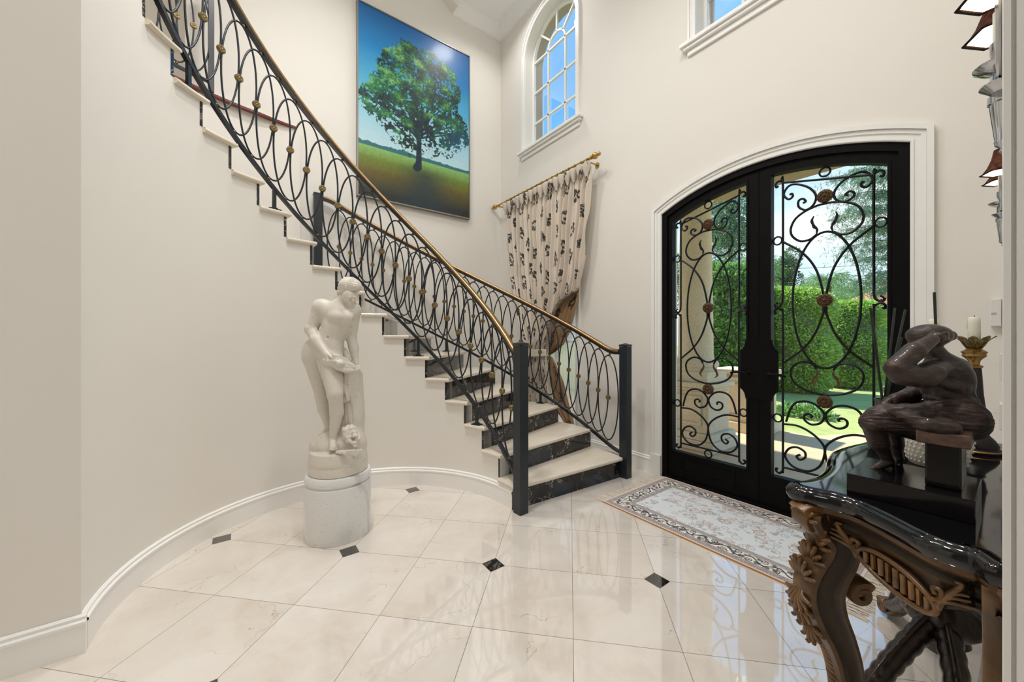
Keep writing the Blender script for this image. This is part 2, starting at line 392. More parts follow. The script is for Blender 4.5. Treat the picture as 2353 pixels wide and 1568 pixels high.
def lawn_mat():
    t = NT('mown_lawn'); v = t.pos(); c = t.ramp(t.noise(3, 6, v, .7), [(.3, S(142, 152, 82)), (.7, S(178, 186, 114))]); t.bsdf(c, .9, 0, t.noise(90, 3, v).outputs[0], .6, .02); return t.m
LAWN = lawn_mat()
# ---------------------------------------------------------------- camera
cam = bpy.data.cameras.new('camera'); camo = bpy.data.objects.new('camera', cam); COL.objects.link(camo)
camo.location = (0, 0, H); camo.rotation_euler = (pi/2, 0, pi/2-YAW)
cam.sensor_width = 36; cam.sensor_fit = 'HORIZONTAL'; cam.lens = 36*F/2353; cam.shift_y = -7/2353; cam.clip_start = .02; cam.clip_end = 400
SC.camera = camo

# ---------------------------------------------------------------- room shell
D = 3.219; XW = -4.692; ZC = 5.96
CX, CY = -2.30, .574; RW = 1.105; RO = 2.36; RISE = .1895; STEP = 9.73
th = lambda n: 87.7+STEP*(n-1)
def pol(R, deg, z=0): a = radians(deg); return (CX+R*cos(a), CY+R*sin(a), z)
XZ = lambda a, b, d: (a, d, b)
XY = lambda a, b, d: (a, b, d)

struct(MB().box(-6.6, 4.2, -6.2, D+.28, -.25, 0).build('floor', FLOOR, smooth=0))

def arch_seg(xc, hw, zs, R, n=28, rev=False):     # segmental arch points from right to left
    zc = zs-sqrt(R*R-hw*hw); a0 = math.asin(hw/R)
    return [(xc+R*sin(a), zc+R*cos(a)) for a in np.linspace(a0, -a0, n)]
def arch_loop(xc, hw, z0, zs, R, n=28): return [(xc-hw, z0), (xc+hw, z0)]+arch_seg(xc, hw, zs, R, n)
DX = -1.191; DHW = .805; DZS = 2.462; DR = 1.826
door_hole = arch_loop(DX, DHW, 0.0, DZS, DR)
WX = (-3.595, -1.19); WHW = .485; WZ0 = 3.90; WZS = 5.165
win_hole = lambda xc, hw=WHW, z0=WZ0: arch_loop(xc, hw, z0, WZS, hw+1e-4, 40)
low_hole = [(-4.08, .02), (-3.11, .02), (-3.11, 3.02), (-4.08, 3.02)]
struct(MB().flat([[(-5.0, -.25), (.4, -.25), (.4, 6.2), (-5.0, 6.2)], door_hole, win_hole(WX[0]), win_hole(WX[1]), low_hole], D, D+.26, XZ).build('wall_front', WALL, smooth=0))

# painting wall (flat) and stair well wall behind the flight
struct(MB().box(XW-.2, XW, -.42, D+.1, 0, 6.2).build('wall_back', WALL, smooth=0))
m = MB(); A = np.linspace(181, 300, 60)
V = [];
for a in A:
    for R, z in ((RO, 0), (RO, 3.55), (RO+.12, 3.55), (RO+.12, 0)): V.append(pol(R, a, z))
Fs = [(i*4+k, i*4+(k+1) % 4, i*4+4+(k+1) % 4, i*4+4+k) for i in range(len(A)-1) for k in range(4)]
struct(m.add(V, Fs).build('wall_stairwell', WALL, smooth=30))
# curved wall under the inner edge of the flight, stepped under every tread
m = MB()
for n in range(1, 21):
    a0, a1 = th(n), min(th(n+1), 270.0)
    if n >= 19: a1 = 270.0
    zt = n*RISE-.034
    if a0 > 270: break
    aa = np.linspace(a0, a1, 9); V = []
    for a in aa:
        for R, z in ((RW, 0), (RW, zt), (RW+.1, zt), (RW+.1, 0)): V.append(pol(R, a, z))
    Fs = [(i*4+k, i*4+(k+1) % 4, i*4+4+(k+1) % 4, i*4+4+k) for i in range(8) for k in range(4)]+[(0, 1, 2, 3), (32, 35, 34, 33)]
    m.add(V, Fs)
    if n >= 19: break
struct(m.build('wall_left', WALL, smooth=30))
struct(MB().box(-2.5, -2.299, -6, CY-RW+.0005, 0, ZC).build('wall_hall_left', WALL, smooth=0))
# right wall, slightly out of square, and the cased opening the camera looks through
m = MB(); m.flat([[(-.012, .80), (-.0515, D+.01), (.25, D+.01), (.25, .80)]], 0, ZC, XY); struct(m.build('wall_right', WALL, smooth=0))
m = MB()
prof = [(-.0122, .70), (-.0112, .694), (-.0062, .694), (-.0052, .70), (-.0032, .70), (-.0022, .694), (.012, .694), (.014, .70), (.25, .70), (.25, .80), (-.0132, .80)]
m.flat([prof], 0, 3.2, XY); struct(m.build('trim_1', TRIM, smooth=0))
struct(MB().box(.25, 4.2, .70, .9, 0, ZC).build('wall_hall_front', WALL, smooth=0))
struct(MB().box(-.012, .3, .70, .80, 3.2, ZC).build('wall_over_opening', WALL, smooth=0))
struct(MB().box(4.0, 4.2, -6.2, .9, 0, ZC).build('wall_hall_right', WALL, smooth=0))
struct(MB().box(-6.6, 4.2, -6.4, -6.2, 0, ZC).build('wall_hall_rear', WALL, smooth=0))
struct(MB().box(-6.6, -6.4, -6.4, 0, 0, ZC).build('wall_gallery_left', WALL, smooth=0))
struct(MB().box(-6.6, XW-.2, -.42, -.22, 0, ZC).build('wall_gallery_end', WALL, smooth=0))
struct(MB().box(-6.8, 4.4, -6.4, D+.3, ZC, ZC+.2).build('ceiling', CEIL, smooth=0))
# gallery floor slab beyond the stairwell with a wood nosing
m = MB(); aa = np.linspace(182, 268, 44)
inner = [pol(2.36, a)[:2] for a in aa]; outer = [pol(4.3, a)[:2] for a in aa[::-1]]
struct(m.flat([inner+outer], 3.5, 3.6, XY).build('floor_gallery', WALL, smooth=0))
m = MB(); m.sweep([pol(2.33+.04*(1-min(1, i/4)), a, 3.582) for i, a in enumerate(aa)], [(-.03, -.008), (.02, -.008), (.026, 0), (.02, .012), (-.03, .012)])
struct(m.build('trim_2', REDW))
# crown moulding round the coffered corner and the little arched return beside it
cp = [(.0, 5.82), (.012, 5.82), (.014, 5.838), (.024, 5.84), (.03, 5.855), (.05, 5.87), (.085, 5.905), (.105, 5.92), (.112, 5.935), (.13, 5.94), (.14, 5.958), (.16, 5.96)]
G = np.array([[(XW+e, 2.4, z), (XW+e, D-e, z), (.1, D-e, z)] for e, z in cp])
struct(MB().grid(G).build('trim_3', TRIM, smooth=20))
yy = np.linspace(2.4, 1.7, 10); pr = [(y, 5.84+.12*(1-sqrt(max(0, 1-((2.4-y)/.7)**2)))*6) for y in yy]
pr = [(2.4, 5.83), (2.33, 5.875), (2.27, 5.93), (2.22, 5.96), (2.4, 5.96)]
struct(MB().flat([pr], XW, XW+.16, lambda a, b, d: (d, a, b)).build('trim_4', WALL, smooth=0))

# ---------------------------------------------------------------- baseboards
def bb_prof(t=.018): return [(0, 0), (t, 0), (t, .118), (t+.004, .122), (t+.004, .132), (t-.006, .138), (t-.004, .150), (.004, .157), (0, .157)]
m = MB(); aa = np.linspace(88.4, 270.0, 80)
G = np.array([[pol(RW-e, a, z) for e, z in bb_prof()] for a in aa]); m.grid(G)
struct(m.build('baseboard_left', TRIM, smooth=30))
m = MB(); G = np.array([[(-2.298+e, y, z) for e, z in bb_prof()] for y in (CY-RW+.018, -6)]); m.grid(G); nb_ = len(bb_prof()); m.f.append(tuple(range(nb_)))
struct(m.build('baseboard_hall', TRIM, smooth=30))
m = MB(); G = np.array([[(x, D-e, z) for e, z in bb_prof()] for x in (-3.1, DX-.902)]); m.grid(G)
struct(m.build('baseboard_front', TRIM, smooth=30))
m = MB(); G = np.array([[(x, D-e, z) for e, z in bb_prof()] for x in (DX+.902, -.05)]); m.grid(G)
struct(m.build('baseboard_corner', TRIM, smooth=30))

# ---------------------------------------------------------------- arched windows
def window(idx, xc):
    w = struct(MB().flat([win_hole(xc, WHW-.001), win_hole(xc, WHW-.032, WZ0+.03)], 3.345, 3.385, XZ).build('window_%d' % idx, TRIM, smooth=30))
    c = MB()
    for ow, iw, t in ((.547, .487, .016), (.549, .530, .030), (.524, .512, .022)):
        o = arch_loop(xc, ow, WZ0, WZS, ow+1e-4, 40); i = arch_loop(xc, iw, WZ0-.001 if iw < .1 else WZ0+.0005, WZS, iw+1e-4, 40)
        oo = [(xc-ow, WZ0), (xc-iw, WZ0)]+i[2:][::-1]+[(xc+iw, WZ0), (xc+ow, WZ0)]+o[2:]
        c.flat([oo], D-t, D, XZ)
    c.build('casing', TRIM, w, smooth=30)
    s = MB(); s.box(xc-.603, xc+.603, D-.07, D+.13, 3.866, 3.902); s.box(xc-.58, xc+.58, D-.05, D, 3.838, 3.866); s.box(xc-.555, xc+.555, D-.022, D, 3.79, 3.838)
    bevel(s.build('window_sill', TRIM, w, smooth=0), .006)
    u = MB(); a = .161; b = .011; y0, y1 = 3.35, 3.378
    for x in (-a, a): u.box(xc+x-b, xc+x+b, y0, y1, WZ0, WZS)
    for z in (WZS, WZS-.427, WZS-.854): u.box(xc-WHW+.01, xc+WHW-.01, y0, y1, z-b, z+b)
    ring = [(xc+(a+b)*cos(t), WZS+(a+b)*sin(t)) for t in np.linspace(0, pi, 20)]+[(xc+(a-b)*cos(t), WZS+(a-b)*sin(t)) for t in np.linspace(pi, 0, 20)]
    u.flat([ring], y0, y1, XZ)
    for t in (45, 90, 135):
        d = np.array([cos(radians(t)), sin(radians(t))]); n = np.array([-d[1], d[0]])*b; o = np.array([xc, WZS])
        u.flat([[tuple(o+d*a+n), tuple(o+d*a-n), tuple(o+d*.48-n), tuple(o+d*.48+n)]], y0, y1, XZ)
    u.build('muntin_grid', TRIM, w, smooth=0)
    MB().flat([win_hole(xc, WHW-.02, WZ0+.01)], 3.372, 3.376, XZ).build('glass_pane', GLASS, w, smooth=0)
    e = MB().flat([arch_loop(xc, WHW-.003, WZ0, WZS, WHW-.0029, 40), arch_loop(xc, WHW-.016, WZ0+.01, WZS, WHW-.0159, 40)], 3.388, 3.52, XZ); e.build('outer_reveal', SURR, w, smooth=30)
    return w
window(1, WX[0]); window(2, WX[1])
# tall window behind the curtain
w = struct(MB().flat([[(-4.08, .02), (-3.11, .02), (-3.11, 3.02), (-4.08, 3.02)], [(-4.03, .08), (-3.16, .08), (-3.16, 2.96), (-4.03, 2.96)]], 3.33, 3.38, XZ).build('window_3', TRIM, smooth=0))
c = MB()
for ow, iw, t in ((.069, .001, .016), (.07, .05, .028)):
    c.flat([[(-4.08-ow, 0), (-4.08-iw, 0), (-4.08-iw, 3.02+iw), (-3.11+iw, 3.02+iw), (-3.11+iw, 0), (-3.11+ow, 0), (-3.11+ow, 3.02+ow), (-4.08-ow, 3.02+ow)]], D-t, D, XZ)
c.build('casing', TRIM, w, smooth=0)
u = MB(); u.box(-3.61, -3.58, 3.34, 3.37, .08, 2.96)
for z in (.65, 1.25, 1.85, 2.4): u.box(-4.03, -3.16, 3.345, 3.365, z-.012, z+.012)
u.build('muntin_grid', TRIM, w, smooth=0)
MB().flat([[(-4.04, .07), (-3.15, .07), (-3.15, 2.97), (-4.04, 2.97)]], 3.352, 3.356, XZ).build('glass_pane', GLASS, w, smooth=0)

# ---------------------------------------------------------------- staircase
stair = thing('staircase', 'curved staircase with cream stone treads and black marble risers', 'staircase', (CX, CY, 0))
tp = [(.016, 0), (.009, .0015), (.0035, .0055), (.0006, .011), (0, .017), (.0006, .023), (.0035, .0285), (.009, .0325), (.016, .034)]
def tread_mesh(n):
    a0, a1 = th(n), th(n+1); r0 = 1.078; m = MB(); rings = []
    d = np.array([cos(radians(a0)), sin(radians(a0))]); nn = np.array([d[1], -d[0]])   # towards the lower side
    c0 = np.array([CX, CY])
    for e, z in tp:
        loop = []
        for R in np.linspace(r0+e, RO-.004, 4): loop.append(tuple(c0+d*R+nn*(.03-e)))
        for a in np.linspace(a0+3, a1, 5): loop.append(pol(RO-.004, a)[:2])
        for R in np.linspace(RO-.004, r0+e, 4)[1:]: loop.append(pol(R, a1)[:2])
        for a in np.linspace(a1, a0+1.5, 5)[1:]: loop.append(pol(r0+e, a)[:2])
        rings.append([(x, y, n*RISE-.034+z) for x, y in loop])
    k = len(rings[0]); V = [p for r in rings for p in r]
    Fs = [(i*k+j, i*k+(j+1) % k, (i+1)*k+(j+1) % k, (i+1)*k+j) for i in range(len(rings)-1) for j in range(k)]+[tuple(range(k))[::-1], tuple((len(rings)-1)*k+j for j in range(k))]
    return m.add(V, Fs)
for n in range(1, 20):
    if n <= 18: tread_mesh(n).build('tread', TREAD, stair, smooth=35)
    a0 = th(n); d = np.array([cos(radians(a0)), sin(radians(a0))]); nb = np.array([-d[1], d[0]])*.018; c0 = np.array([CX, CY])
    q = [c0+d*(RW-.002), c0+d*(RO-.01), c0+d*(RO-.01)+nb, c0+d*(RW-.002)+nb]
    MB().flat([[tuple(p) for p in q]], (n-1)*RISE+(.0005 if n > 1 else 0), n*RISE-.034, XY).build('riser', BLKM, stair, smooth=0)
# stringer panel closing the outer ends of the lower steps
m = MB()
for n in range(1, 11):
    aa = np.linspace(th(n)+.5, th(n+1)+.5, 6)
    lo = [pol(RO-.02, a)[:2] for a in aa]; hi = [pol(RO, a)[:2] for a in aa[::-1]]
    m.flat([lo+hi], 0, n*RISE-.034, XY)
m.build('outer_stringer', TRIM, stair, smooth=0)

# ---------------------------------------------------------------- railings
def hoop_mesh(name, R, dth, b, r=.0068):   # upright ellipse bent to the rail radius, centred on the well axis
    t = np.linspace(0, 2*pi, 49)[:-1]; P = [(R*cos(radians(dth)*cos(q)), R*sin(radians(dth)*cos(q)), b*sin(q)) for q in t]
    V = []; n = 6
    m = MB().tube(P, r, n, closed=True); me = bpy.data.meshes.new(name); me.from_pydata(m.v, [], m.f)
    me.polygons.foreach_set('use_smooth', [True]*len(me.polygons)); me.materials.append(IRON); return me
def rosette_mesh(name, R, s):
    m = MB(); o = 0
    m.lathe([(.001, -.011), (.9, -.011), (1.0, -.007), (1.0, .007), (.9, .011), (.001, .011)], (0, 0, 0), 20)
    m.v = [(x*s, y*s, z) for x, y, z in m.v]
    for sg in (1, -1):
        m.ball((0, 0, sg*.012), s*.26, 8, (1, 1, .6))
        for k in range(8): a = 2*pi*k/8; m.ball((s*.62*cos(a), s*.62*sin(a), sg*.011), s*.24, 6, (1, 1, .5))
    m.v = [(R+z, y, x) for x, y, z in m.v]      # axis turned to the radius
    me = bpy.data.meshes.new(name); me.from_pydata(m.v, [], m.f); me.polygons.foreach_set('use_smooth', [True]*len(me.polygons)); me.set_sharp_from_angle(angle=.6); me.materials.append(ROSE); return me
def ball_mesh(name, R):
    m = MB().ball((R, 0, 0), .0125, 8); me = bpy.data.meshes.new(name); me.from_pydata(m.v, [], m.f); me.polygons.foreach_set('use_smooth', [True]*len(me.polygons)); me.materials.append(ROSE); return me
def place(name, me, root, deg, z):
    o = bpy.data.objects.new(name, me); COL.objects.link(o); o.parent = root; o.location = (0, 0, z); o.rotation_euler = (0, 0, radians(deg)); return o
cap_prof = [(-.020, .000), (-.026, .006), (-.026, .016), (-.016, .026), (0, .029), (.016, .026), (.026, .016), (.026, .006), (.020, .000)]
bar_prof = lambda w, h: [(-w, -h), (w, -h), (w, h), (-w, h)]
def newel(m, x, y, z0, z1, s=.04, ang=3):
    m.obox((x, y, z0), 2*s, 2*s, z1-z0-.03, radians(ang))
    m.obox((x, y, z1-.028), 2*s+.006, 2*s+.006, .014, radians(ang))
    a = radians(ang); V = []
    for k in range(4): t = a+pi/4+k*pi/2; V.append((x+1.36*s*cos(t), y+1.36*s*sin(t), z1-.014))
    V.append((x, y, z1)); m.add(V, [(0, 1, 4), (1, 2, 4), (2, 3, 4), (3, 0, 4)])
def railing(root, R, a0, a1, zmid, slope, pitch, first, count, topoff, botoff, legs, rs, ease, flat_end=None):
    # slope: metres per degree ; zmid at angle first
    p = radians(pitch)*R; mm = slope*pitch/p; half = abs(botoff)-.038; b = sqrt(max(half*half-(mm*p)**2, .01))
    zc = lambda a: zmid+slope*(a-first)
    hm, rm, bm = hoop_mesh('hoop', R, pitch, b), rosette_mesh('rosette', R, rs), ball_mesh('ball', R)
    hyp = sqrt(b*b+(mm*p)**2); ds = p*p*mm/hyp; dz = b*b/hyp; da = math.degrees(ds/R)
    for k in range(count):
        a = first+pitch*k; z = zc(a)
        place('hoop', hm, root, a, z); place('rosette', rm, root, a, z)
        place('ball', bm, root, a-da, z+dz+.014); place('ball', bm, root, a+da, z-dz-.014)
    for k in (-1, count):    # half hoops dying into the posts
        pass
    aa = np.linspace(a0, a1, int(a1-a0)+1)
    def ez(a, off):
        z = zc(a)+off
        return z
    top = [pol(R, a, ease(a, zc(a)+topoff, 1)) for a in aa]; bot = [pol(R, a, ease(a, zc(a)+botoff, -1)) for a in aa]
    MB().sweep(top, cap_prof).build('handrail', RAILB, root, smooth=50)
    MB().sweep([(x, y, z-.011) for x, y, z in top], bar_prof(.019, .011)).build('handrail_bar', IRON, root, smooth=30)
    MB().sweep(bot, bar_prof(.014, .012)).build('bottom_rail', IRON, root, smooth=30)
    for a, zt in legs:
        m = MB(); x, y, _ = pol(R, a); m.obox((x, y, zt), .022, .022, ease(a, zc(a)+botoff, -1)-zt, radians(a)); m.obox((x, y, zt), .085, .05, .008, radians(a+90)); m.obox((x, y, zt+.008), .04, .03, .01, radians(a+90))
        m.build('support_leg', IRON, root, smooth=0)

RI = 1.115
rail_in = thing('stair_railing', 'inner black iron stair railing of overlapping hoops behind the white statue', 'railing', (CX, CY, 0), None)
def ease_in(a, z, s):
    if a < 91 and s > 0: t = (91-a)/6; return z+.06*t*t if t > 0 else z
    if a < 90 and s < 0: t = (90-a)/5; return z+.03*t*t
    return z
legs = []
for n in (3, 6, 9, 12, 15): legs.append((th(n)+4.2, n*RISE))
railing(rail_in, RI, 86.0, 252, .760, .01966, 6.03, 90.65, 27, .466, -.452, legs, .027, ease_in)
m = MB(); nx, ny, _ = pol(1.118, 84.6); newel(m, nx, ny, 0, 1.275); m.build('newel_post', IRON, rail_in, smooth=0)
RU = 2.315
rail_out = thing('stair_railing', 'outer black iron stair railing in front of the curtain, ending at the right newel post', 'railing', (CX, CY, 0), None)
def ease_out(a, z, s):
    if a < 92.5 and s > 0: t = (92.5-a)/5; return z+.07*t*t
    if a < 92.5 and s < 0: t = (92.5-a)/5; return z+.035*t*t
    if a > 173.5 and s > 0: t = (a-173.5)/3; return z-.035*t
    return z
legs = [(th(n)+5, n*RISE) for n in (3, 6)]
railing(rail_out, RU, 88.2, 176.8, .722, .02027, 2.962, 91.6, 28, .462, -.452, legs, .024, ease_out)
m = MB(); nx, ny, _ = pol(2.335, 87.0); newel(m, nx, ny, 0, 1.252); m.build('newel_post', IRON, rail_out, smooth=0)
m = MB(); nx, ny, _ = pol(2.31, 176.9); newel(m, nx, ny, 10*RISE, 2.915, .042, 0); m.build('end_post', IRON, rail_out, smooth=0)
rail_up = thing('gallery_railing', 'black iron gallery railing on the upper floor behind the top of the flight', 'railing', (CX, CY, 3.6), None)
RG = 2.31
p_ = 3.0; b_ = .40
hm, rm, bm = hoop_mesh('hoop', RG, p_, b_), rosette_mesh('rosette', RG, .026), ball_mesh('ball', RG)
for k in range(16):
    a = 203.2+p_*k; place('hoop', hm, rail_up, a, .53); place('rosette', rm, rail_up, a, .53); place('ball', bm, rail_up, a, .53-b_-.014); place('ball', bm, rail_up, a, .53+b_+.014)
aa = np.arange(200.2, 252, 1.)
MB().sweep([pol(RG, a, 3.6+.985) for a in aa], cap_prof).build('handrail', RAILB, rail_up, smooth=50)
MB().sweep([pol(RG, a, 3.6+.97) for a in aa], bar_prof(.019, .011)).build('handrail_bar', IRON, rail_up, smooth=30)
MB().sweep([pol(RG, a, 3.6+.088) for a in aa], bar_prof(.014, .012)).build('bottom_rail', IRON, rail_up, smooth=30)
m = MB(); nx, ny, _ = pol(RG, 200.0); newel(m, nx, ny, 3.6, 4.72, .02, 15); m.build('newel_post', IRON, rail_up, smooth=0)
# ---------------------------------------------------------------- entrance door
def arc_between(xa, xb, R, ztop, n=20):   # arc about the door centre, z = ztop - sag
    return [(x, ztop-R+sqrt(R*R-(x-DX)**2)) for x in np.linspace(xa, xb, n)]
ZT = DZS-sqrt(DR*DR-DHW*DHW)+DR     # crown of the opening, about 2.65
door = struct(MB().flat([[(DX-DHW, 0), (DX-DHW+.05, 0)]+arc_between(DX-DHW+.05, DX+DHW-.05, DR-.05, ZT-.05)+[(DX+DHW-.05, 0), (DX+DHW, 0)]+arc_between(DX+DHW, DX-DHW, DR, ZT)], D-.004, D+.14, XZ).build('door_1', DOORM, smooth=30))
MB().box(DX-DHW, DX+DHW, D-.01, D+.20, 0, .025).build('threshold', DOORM, door, smooth=0)
# casing with plinth blocks
cas = MB()
def casing_ring(ow, iw, y0):
    R1, R0 = DR+ow+.02, DR+iw+.02
    fz = lambda x, e: ZT+e-(DR+e)+sqrt((DR+e)**2-(x-DX)**2)
    o = [(x, fz(x, ow)) for x in np.linspace(DX+DHW+ow, DX-DHW-ow, 30)]; i = [(x, fz(x, iw)) for x in np.linspace(DX-DHW-iw, DX+DHW+iw, 30)]
    cas.flat([[(DX-DHW-ow, .19), (DX-DHW-iw, .19)]+i+[(DX+DHW+iw, .19), (DX+DHW+ow, .19)]+o], y0, D, XZ)
for ow, iw, t in ((.095, .0, .014), (.096, .068, .034), (.066, .044, .022), (.016, .004, .02)): casing_ring(ow, iw, D-t)
for s in (-1, 1):
    x0, x1 = sorted((DX+s*(DHW+.0), DX+s*(DHW+.104))); cas.box(x0, x1, D-.040, D, 0, .195)
struct(cas.build('trim_5', TRIM, smooth=25))
XL = (DX-.003-.3965, DX-.003+.3965)
GY = 3.262
def mirror(c): return [(-x, z) for x, z in c]
CURVES = {   # right-hand half of a leaf in metres, mirrored for the other half
 'cross_arc': [(.246, 2.016), (.128, 1.912), (.05, 1.782), (.010, 1.613), (.008, 1.511), (.012, 1.456), (.058, 1.322), (.13, 1.214), (.244, 1.112)],
 'kidney': [(.046, 2.024), (.085, 1.998), (.14, 1.998), (.187, 2.044), (.197, 2.100), (.17, 2.164), (.115, 2.204), (.045, 2.226), (0, 2.228)],
 'lower_kidney': [(.046, 1.080), (.071, 1.116), (.126, 1.128), (.181, 1.096), (.199, 1.045), (.178, .978), (.116, .931), (.036, .908), (0, .907)],
 'low_scroll': [(.226, .68), (.2, .775), (.166, .828), (.11, .846), (.055, .833), (.012, .79), (.004, .755), (.024, .708), (.073, .688), (.112, .71), (.116, .745), (.09, .76), (.072, .747), (.079, .735)],
 'bottom_scroll': [(.238, .661), (.149, .661), (.063, .618), (.006, .551), (.004, .482), (.031, .402), (.095, .352), (.183, .36), (.232, .422), (.211, .482), (.162, .506), (.115, .485), (.112, .445), (.142, .42), (.162, .44), (.14, .458)],
}
TOP = [(.204, 2.33), (.190, 2.334), (.186, 2.312), (.212, 2.298), (.241, 2.338), (.212, 2.392), (.163, 2.398), (.09, 2.358), (.05, 2.295), (.062, 2.238), (.106, 2.213), (.148, 2.238), (.15, 2.274), (.126, 2.286), (.108, 2.266), (.124, 2.258)]
def leaf_shape(pts, y):  # acanthus tongue
    P = spline(pts, 5); m = MB(); k = len(P)
    T = np.gradient(P, axis=0); T /= np.linalg.norm(T, axis=1)[:, None]; N = np.c_[-T[:, 1], T[:, 0]]
    w = np.array([.004+.011*abs(sin(pi*1.0*i/(k-1)))*(.55+.45*abs(sin(3.4*pi*i/(k-1)))) for i in range(k)])
    lp = [tuple(p) for p in P+N*w[:, None]*1.0]+[tuple(p) for p in (P-N*w[:, None]*.35)[::-1]]
    return m.flat([lp], y-.003, y+.003, XZ)
for side, xc in ((-1, XL[0]), (1, XL[1])):
    inn = -side    # direction of the meeting stile
    x0, x1 = (DX-DHW+.052, DX-.002) if side < 0 else (DX+.002, DX+DHW-.052)
    gx0, gx1 = xc-.312, xc+.312
    R1 = DR-.052; outer = [(x0, .028), (x1, .028)]+arc_between(x1, x0, R1, ZT-.052)
    Rg = DR-.125; zg = 2.531
    gl = lambda e: [(gx0-e, .262-e), (gx1+e, .262-e)]+arc_between(gx1+e, gx0-e, Rg+e, zg+e)
    leaf = MB().flat([outer, gl(0)], 3.232, 3.29, XZ).build('door_leaf', DOORM, door, smooth=25); leaf['label'] = ('left' if side < 0 else 'right')+' leaf of the black iron door'
    # raised bead round the glass
    MB().flat([gl(.016), gl(0)], 3.226, 3.232, XZ).build('glazing_bead', DOORM, leaf, smooth=20)
    MB().flat([gl(.004)], 3.274, 3.279, XZ).build('glass_pane', GLASS, leaf, smooth=0)
    MB().flat([[(xc-.23, .09), (xc+.23, .09), (xc+.23, .21), (xc-.23, .21)], [(xc-.215, .105), (xc+.215, .105), (xc+.215, .195), (xc-.215, .195)]], 3.226, 3.232, XZ).build('kick_panel_moulding', DOORM, leaf, smooth=0)
    g = MB(); r = .0078
    P3 = lambda c: [(xc+x, GY, z) for x, z in c]
    for nm, c in CURVES.items():
        for cc in (c, mirror(c)): g.tube(P3(spline(cc, 7)), r, 7)
    zsh = lambda x, z: z-.115*x*(-inn)*max(0, min(1, (z-2.2)/.08))
    for s in (1, -1):
        cc = [(s*x, zsh(s*x, z)) for x, z in TOP]; g.tube(P3(spline(cc, 7)), r, 7)
    t = np.linspace(0, 2*pi, 60)[:-1]
    g.tube(P3([(.186*cos(a), 1.562+.471*sin(a)) for a in t]), r, 7, closed=True)
    # side bars with hooked ends, top and bottom bars, spacer rings
    for s in (1, -1):
        top = 2.452 if s == inn else 2.335; zt = top
        up = [(s*.246, 1.60), (s*.246, zt-.02), (s*.258, zt+.015), (s*.277, zt+.022), (s*.292, zt+.005), (s*.288, zt-.018), (s*.274, zt-.012)]
        g.tube(P3(spline([(s*.276, 1.567), (s*.288, 1.556), (s*.294, 1.542), (s*.284, 1.534), (s*.276, 1.543)][::-1], 5)), r*.8, 6)
        g.tube(P3(spline([(s*.297, 1.552), (s*.285, 1.531), (s*.262, 1.54), (s*.248, 1.566), (s*.246, 1.62)], 5)), r, 7)
        g.tube(P3(spline(up, 5)), r, 7)
        lo = [(s*.284, 1.492), (s*.296, 1.486), (s*.296, 1.508), (s*.276, 1.521), (s*.254, 1.506), (s*.246, 1.47), (s*.246, 1.0), (s*.246, .36), (s*.252, .305), (s*.27, .288), (s*.288, .298), (s*.288, .318), (s*.276, .316)]
        g.tube(P3(spline(lo, 5)), r, 7)
        for z in (2.03, .70): g.tube(P3([(s*.279+.027*cos(a), z+.03*sin(a)) for a in t[::3]]), r*.8, 6, closed=True)
    g.tube(P3([(-.246, 2.398-.23*(-inn)*-.246), (.246, 2.398-.23*(-inn)*.246)]), r, 7)
    g.tube(P3([(-.246, .337), (.246, .337)]), r, 7)
    g.tube(P3([(.03*cos(a), 2.447+.03*sin(a)) for a in t[::3]]), r*.8, 6, closed=True)
    g.tube(P3([(.03*cos(a), .298+.03*sin(a)) for a in t[::3]]), r*.8, 6, closed=True)
    g.build('scroll_grille', GRILLE, leaf, smooth=50)
    for z in (2.28, 1.56, .858):
        q = MB(); q.lathe([(.001, -.016), (.03, -.016), (.044, -.010), (.046, 0), (.044, .010), (.03, .016), (.001, .016)], (0, 0, 0), 24)
        for k in range(10): a = 2*pi*k/10; q.ball((.026*cos(a), .026*sin(a), .015), .008, 6); q.ball((.036*cos(a+.3), .036*sin(a+.3), .012), .006, 6)
        q.ball((0, 0, .015), .012, 8)
        q.v = [(xc+x, GY-zz, z+y) for x, y, zz in q.v]; q.build('medallion', OROSE, leaf, smooth=50)
    for z0, pts in ((0, [(.046, 2.022), (.040, 2.06), (.058, 2.09), (.069, 2.128), (.060, 2.158)]), (1, [(.046, 1.080), (.043, 1.045), (.06, 1.02), (.072, .985), (.055, .962)])):
        for s in (1, -1):
            leaf_shape([(s*x, z) for x, z in pts], 0).xf(Matrix.Translation((xc, GY, 0))).build('acanthus_leaf', OROSE if z0 else GRILLE, leaf, smooth=0)
    # lock plate and lever
    w = [(.0, 1.285), (.092, 1.285), (.094, 1.265), (.10, 1.238), (.115, 1.216), (.131, 1.204), (.131, .900), (.115, .888), (.10, .864), (.094, .838), (.092, .822), (0, .822)]
    MB().flat([[(DX+side*x, z) for x, z in w]], 3.224, 3.232, XZ).build('lock_plate', DOORM, leaf, smooth=0)
    h = MB(); x = DX+side*.07; h.tube([(x, 3.226, 1.025), (x, 3.185, 1.025)], .009, 8)
    h.tube(spline([(x, 3.187, 1.025), (x+side*.04, 3.183, 1.03), (x+side*.09, 3.186, 1.028), (x+side*.118, 3.192, 1.018)], 5), [.009]*16 if 0 else .0085, 8)
    h.ball((x, 3.226, 1.025), .02, 10, (1, .4, 1)); h.build('lever_handle', DOORM, leaf, smooth=50)

